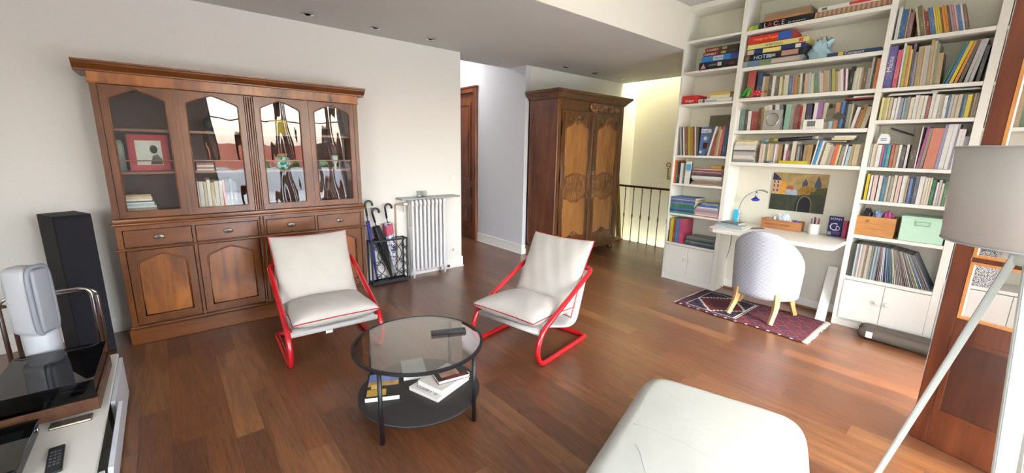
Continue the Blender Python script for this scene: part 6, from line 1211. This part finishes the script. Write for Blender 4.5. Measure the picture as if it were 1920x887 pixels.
MB().tube([(.046, p[1], p[2]) for p in pr], .012, 8, closed=True).build('groove_band', plain('speaker_grey', '#8d939c', .4), wsp); MB().box(.03, .064, -.05, .05, .265, .62, .016, 4).build('grille_face', plain('speaker_face', '#989ca4', .5), wsp)
ch = thing('chrome_chair', 'chrome tubular chair frame between the bench and the black loudspeaker', 'chair', (-3.85, -.65, 0))
f = MB()
for xx, zt in ((-3.72, .665), (-3.93, .60)): f.tube(fillet([(xx, -.455, .012), (xx, -.455, zt), (xx, -.85, zt), (xx, -.85, .012)], .06, 6), .0115, 10)
f.tube([(-3.72, -.455, .012), (-3.93, -.455, .012)], .0115, 10); f.tube([(-3.72, -.85, .012), (-3.93, -.85, .012)], .0115, 10); f.tube([(-3.72, -.455, .62), (-3.93, -.455, .56)], .0115, 10); f.tube([(-3.72, -.85, .62), (-3.93, -.85, .56)], .0115, 10)
f.build('tube_frame', M_chrome, ch, world=True)
dv = thing('disc_player', 'black glossy disc player with glass-like lid at the near end of the bench', 'player', (-2.42, -.69, .2975)); MB().box(-.21, .17, -.1, .12, .008, .058, .003, 1).build('case', plain('player_black', '#16171a', .25), dv); MB().box(-.215, .175, -.105, .125, .062, .066, .002, 1).build('glass_lid', clearglass('smoked_lid', (.35, .4, .4), 1.2), dv); MB().box(-.15, .1, -.08, .09, .0581, .06).build('top_plate', plain('player_grey', '#4a5250', .35), dv)
for a in (-.18, .14):
    for b in (-.08, .1): MB().lathe([(0, 0), (.012, 0), (.012, .009), (0, .009)], c=(a, b, 0), seg=10).build('foot', M_black, dv)
MB().lathe([(0, 0), (.012, 0), (.012, .006), (0, .006)], seg=14, M=Mrt((-.17, .12, .035), rx=R(-90))).build('knob', M_chrome, dv)
rc = thing('remote_control', 'flat black remote control lying on the white bench', 'remote control', (-2.335, -.485, .2975), R(4)); MB().box(-.1, .1, -.025, .025, 0, .012, .004, 2).build('case', plain('remote_black', '#17181c', .3), rc)
f = MB()
for a in range(5):
    for b in range(3): f.box(-.06+.025*a, -.05+.025*a, -.016+.012*b, -.009+.012*b, .0118, .0135)
f.build('buttons', plain('button_dark', '#4a4c52', .4), rc)
o = book('slim black and white disc case lying in front of the turntable', .012, .14, .05, 'black', (-2.66, -.36, .2975), (0, R(90), R(-94)), False); o.location = (-2.655, -.40, .2975+.012); o.rotation_euler = (0, R(90), R(-93)); 
# ------------------------------------------------------------------ desk chair
m, nt, b, o_ = newmat('grey_woven_fabric'); tc = nt.nodes.new('ShaderNodeTexCoord'); sp2 = nt.nodes.new('ShaderNodeSeparateXYZ'); L(nt, tc.outputs['Object'], sp2.inputs[0])
ang = math_(nt, 'ARCTAN2', sp2.outputs[0], sp2.outputs[1]); zz_ = math_(nt, 'ADD', math_(nt, 'MULTIPLY', sp2.outputs[2], 520), math_(nt, 'MULTIPLY', math_(nt, 'ABSOLUTE', math_(nt, 'SUBTRACT', math_(nt, 'FRACT', math_(nt, 'MULTIPLY', ang, 12)), .5)), 5)); s_ = math_(nt, 'SINE', zz_)
L(nt, mixc(nt, math_(nt, 'GREATER_THAN', s_, .1), lin('#8b8f9a'), lin('#ccced4')), b.inputs['Base Color']); b.inputs['Roughness'].default_value = .9; bump(nt, b, s_, .15, .002); M_dc = m
dc = thing('desk_chair', 'round-backed grey patterned desk chair with pale wooden legs on the rug', 'chair', (-1.40, 4.50, 0), R(2))
def sh_top(a):   # a=0 at back (toward -y), +-1 at the arm fronts
    return .47+.40*max(0, math.cos(min(1, abs(a)*1.0)*math.pi/2))**.9
def shell(u, v, off):
    a = (u-.5)*2; th = a*R(108); Rx, Ry = .298+off, .296+off; zt = sh_top(a); z = .235+(zt-.235)*v
    fl = 1+.03*(v)-.02*(1-v)**2; return (Rx*fl*math.sin(th), -Ry*fl*math.cos(th)+.02+(.02*(1-v)), z)
f = MB(); nu, nv = 48, 16
f.grid(lambda u, v: shell(u, v, 0), nu, nv); f.grid(lambda u, v: shell(u, v, -.05), nu, nv)
def rim(u, v):
    A = Vector(shell(u, 1, 0)); B = Vector(shell(u, 1, -.05)); return A.lerp(B, v)+Vector((0, 0, .022*math.sin(v*math.pi)))
f.grid(rim, nu, 6); f.grid(lambda u, v: Vector(shell(u, 0, 0)).lerp(Vector(shell(u, 0, -.05)), v), nu, 2)
for uu_ in (0, 1): f.grid(lambda u, v: Vector(shell(uu_, u, 0)).lerp(Vector(shell(uu_, u, -.05)), v)+Vector((0, .02*math.sin(v*math.pi), 0)), nv, 4)
f.build('back_shell', M_dc, dc, weld=True, normals=True)
def seat(u, v):
    a = u*2*math.pi; ca, sa = math.cos(a), math.sin(a); p = 2/3.2; x = math.copysign(abs(ca)**p, ca)*.268; y = math.copysign(abs(sa)**p, sa)*.225+.06
    if v < .35: return (x, y, .27+v/.35*.15)
    if v < .65: q = (v-.35)/.3*math.pi/2; e = .05; return (x*(1-e/.28*(1-math.cos(q))), y*(1-e/.28*(1-math.cos(q))), .42+.05*math.sin(q))
    q = 1-(v-.65)/.35; return (x*.82*q, y*.82*q, .47+.02*(1-q*q))
f = MB(); f.grid(seat, 48, 24, closeu=True); f.build('seat', M_dc, dc, weld=True)
M_beech = wood('beech', '#c09252', '#e2bd82', 2, 3, .4, coat=.1)
for (tx, ty, bx, by) in ((-.17, -.18, -.215, -.245), (.17, -.18, .165, -.25), (-.2, .18, -.285, .21), (.2, .18, .245, .235)):
    f = MB(); pts = fillet([(tx, ty, .30), (tx*1.05, ty*1.02, .16), (bx, by, .012)], .1, 8); n = len(pts); f.tube(pts, .02, 4, radii=[.034-.009*k/(n-1) for k in range(n)]); 
    for fc in f.bm.faces: fc.smooth = False
    f.build('leg', M_beech, dc)
# ------------------------------------------------------------------ kilim rug
RX0, RX1, RY0, RY1 = -2.10, -.915, 4.09, 4.80
KC = ['#2a1a26', '#4a1c28', '#652426', '#2a2850', '#833a30', '#d6ccc0', '#4a3050', '#3a3a3a', '#6e2c2c']
km = [plain('kilim_%d' % i, c, .95, noise=.25, nscale=90) for i, c in enumerate(KC)]
NU, NV = 150, 84
def kil(i, j):
    u, v = i/NU, j/NV; rnd = random.Random(i*991+j//2)
    if v < .03 or v > .97: return (1, 0, 5, 1)[(i//3) % 4] if v < .03 else (0, 1)[(i//4) % 2]
    if u < .03: return 1
    if u < .52:
        if v < .09 or v > .91: return 3 if (i+j)//3 % 3 else 4
        if u < .07: return 6 if (j//3) % 2 else 1
        if u > .485: return (5, 0, 5, 1)[min(3, int((u-.485)/.009))]
        if .07 <= u < .08 or v < .105 or v > .895: return 5
        cu, cv = (u-.2825)/.19, (v-.5)/.36; q = abs(cu)+abs(cv); st_ = math.floor(abs(cu)*9)/9+math.floor(abs(cv)*9)/9
        if .93 < st_ < 1.08: return 5
        if st_ < .93: return 2 if st_ > .6 else (8 if st_ > .45 and (i//4+j//4) % 2 else 1)
        return 0 if (i//5+j//5) % 3 else 3
    a = (u-.52)/.12; b = (v-.03)/.235; p = (a+b) % 1; q = (a-b) % 1; m_ = max(abs(p-.5), abs(q-.5))
    if m_ > .43: return 4
    if m_ > .34: return 0 if (int(a+b)+int(a-b+20)) % 2 else 3
    if m_ > .24: return 8
    if m_ > .12: return 3 if (int(a+b)) % 2 else 6
    return 7 if (int(a-b+20)) % 2 else 4
f = MB(); f.grid(lambda u, v: (RX0+(RX1-RX0)*u, RY0+(RY1-RY0)*v+.008*math.sin(u*11)+.004*math.sin(u*31+v*3), .009+.0025*math.sin(u*19+v*4)*math.sin(v*7)), NU, NV, mat=kil)
f.mi = 1; f.box(RX0+.005, RX1-.005, RY0+.012, RY1-.012, .0, .006)
rug = thing('kilim_rug', 'small dark red and blue kilim rug with white fringe under the desk chair', 'rug', (-1.5, 4.45, 0))
f.build('woven_field', km, rug, world=True)
f = MB(); f2 = MB(); rnd = random.Random(9)
for k in range(90):
    y = RY0+(RY1-RY0)*k/89+.006; f.tube([(RX1-.004, y, .008), (RX1+.02+rnd.uniform(-.006, .01), y+rnd.uniform(-.008, .008), .006), (RX1+.035+rnd.uniform(-.01, .012), y+rnd.uniform(-.012, .012), .004)], .004, 4)
    if k % 2: f2.tube([(RX0+.004, y, .008), (RX0-.018+rnd.uniform(-.006, .006), y+rnd.uniform(-.008, .008), .004)], .003, 4)
f2.build('fringe', plain('fringe_wool', '#d6d0c6', .95), rug, world=True); f.build('fringe', plain('fringe_wool', '#d6d0c6', .95), rug, world=True)
# draught bolster
f = MB(); rnd = random.Random(3)
def bol(off, r0):
    def fn(u, v):
        x = -.66+.80*v; a = u*2*math.pi; e = min(1, math.sqrt(max(0, 1-(max(0, (.1-v)/.1))**2)))*min(1, math.sqrt(max(0, 1-(max(0, (v-.95)/.05))**2))); r_ = r0*max(.02, e)*(1+.05*math.sin(9*v+2*a)); return (x, 4.735+off[0]+r_*1.05*math.cos(a)-.03*v, off[1]+r_*math.sin(a))
    return fn
t = thing('draught_excluder', 'brown double plush draught excluder lying along the right cupboards', 'draught excluder', (-.25, 4.72, 0))
M_pl = plain('brown_plush', '#5e554b', .95, noise=.15, nscale=60, bmp=.3)
MB().grid(bol((.035, .058), .056), 20, 50, closeu=True).build('rear_roll', M_pl, t, world=True); MB().grid(bol((-.055, .046), .046), 20, 50, closeu=True).build('front_roll', M_pl, t, world=True)
MB().box(-.585, -.54, 4.625, 4.631, .025, .08, .001, 1).build('care_tag', WHITE, t, world=True)
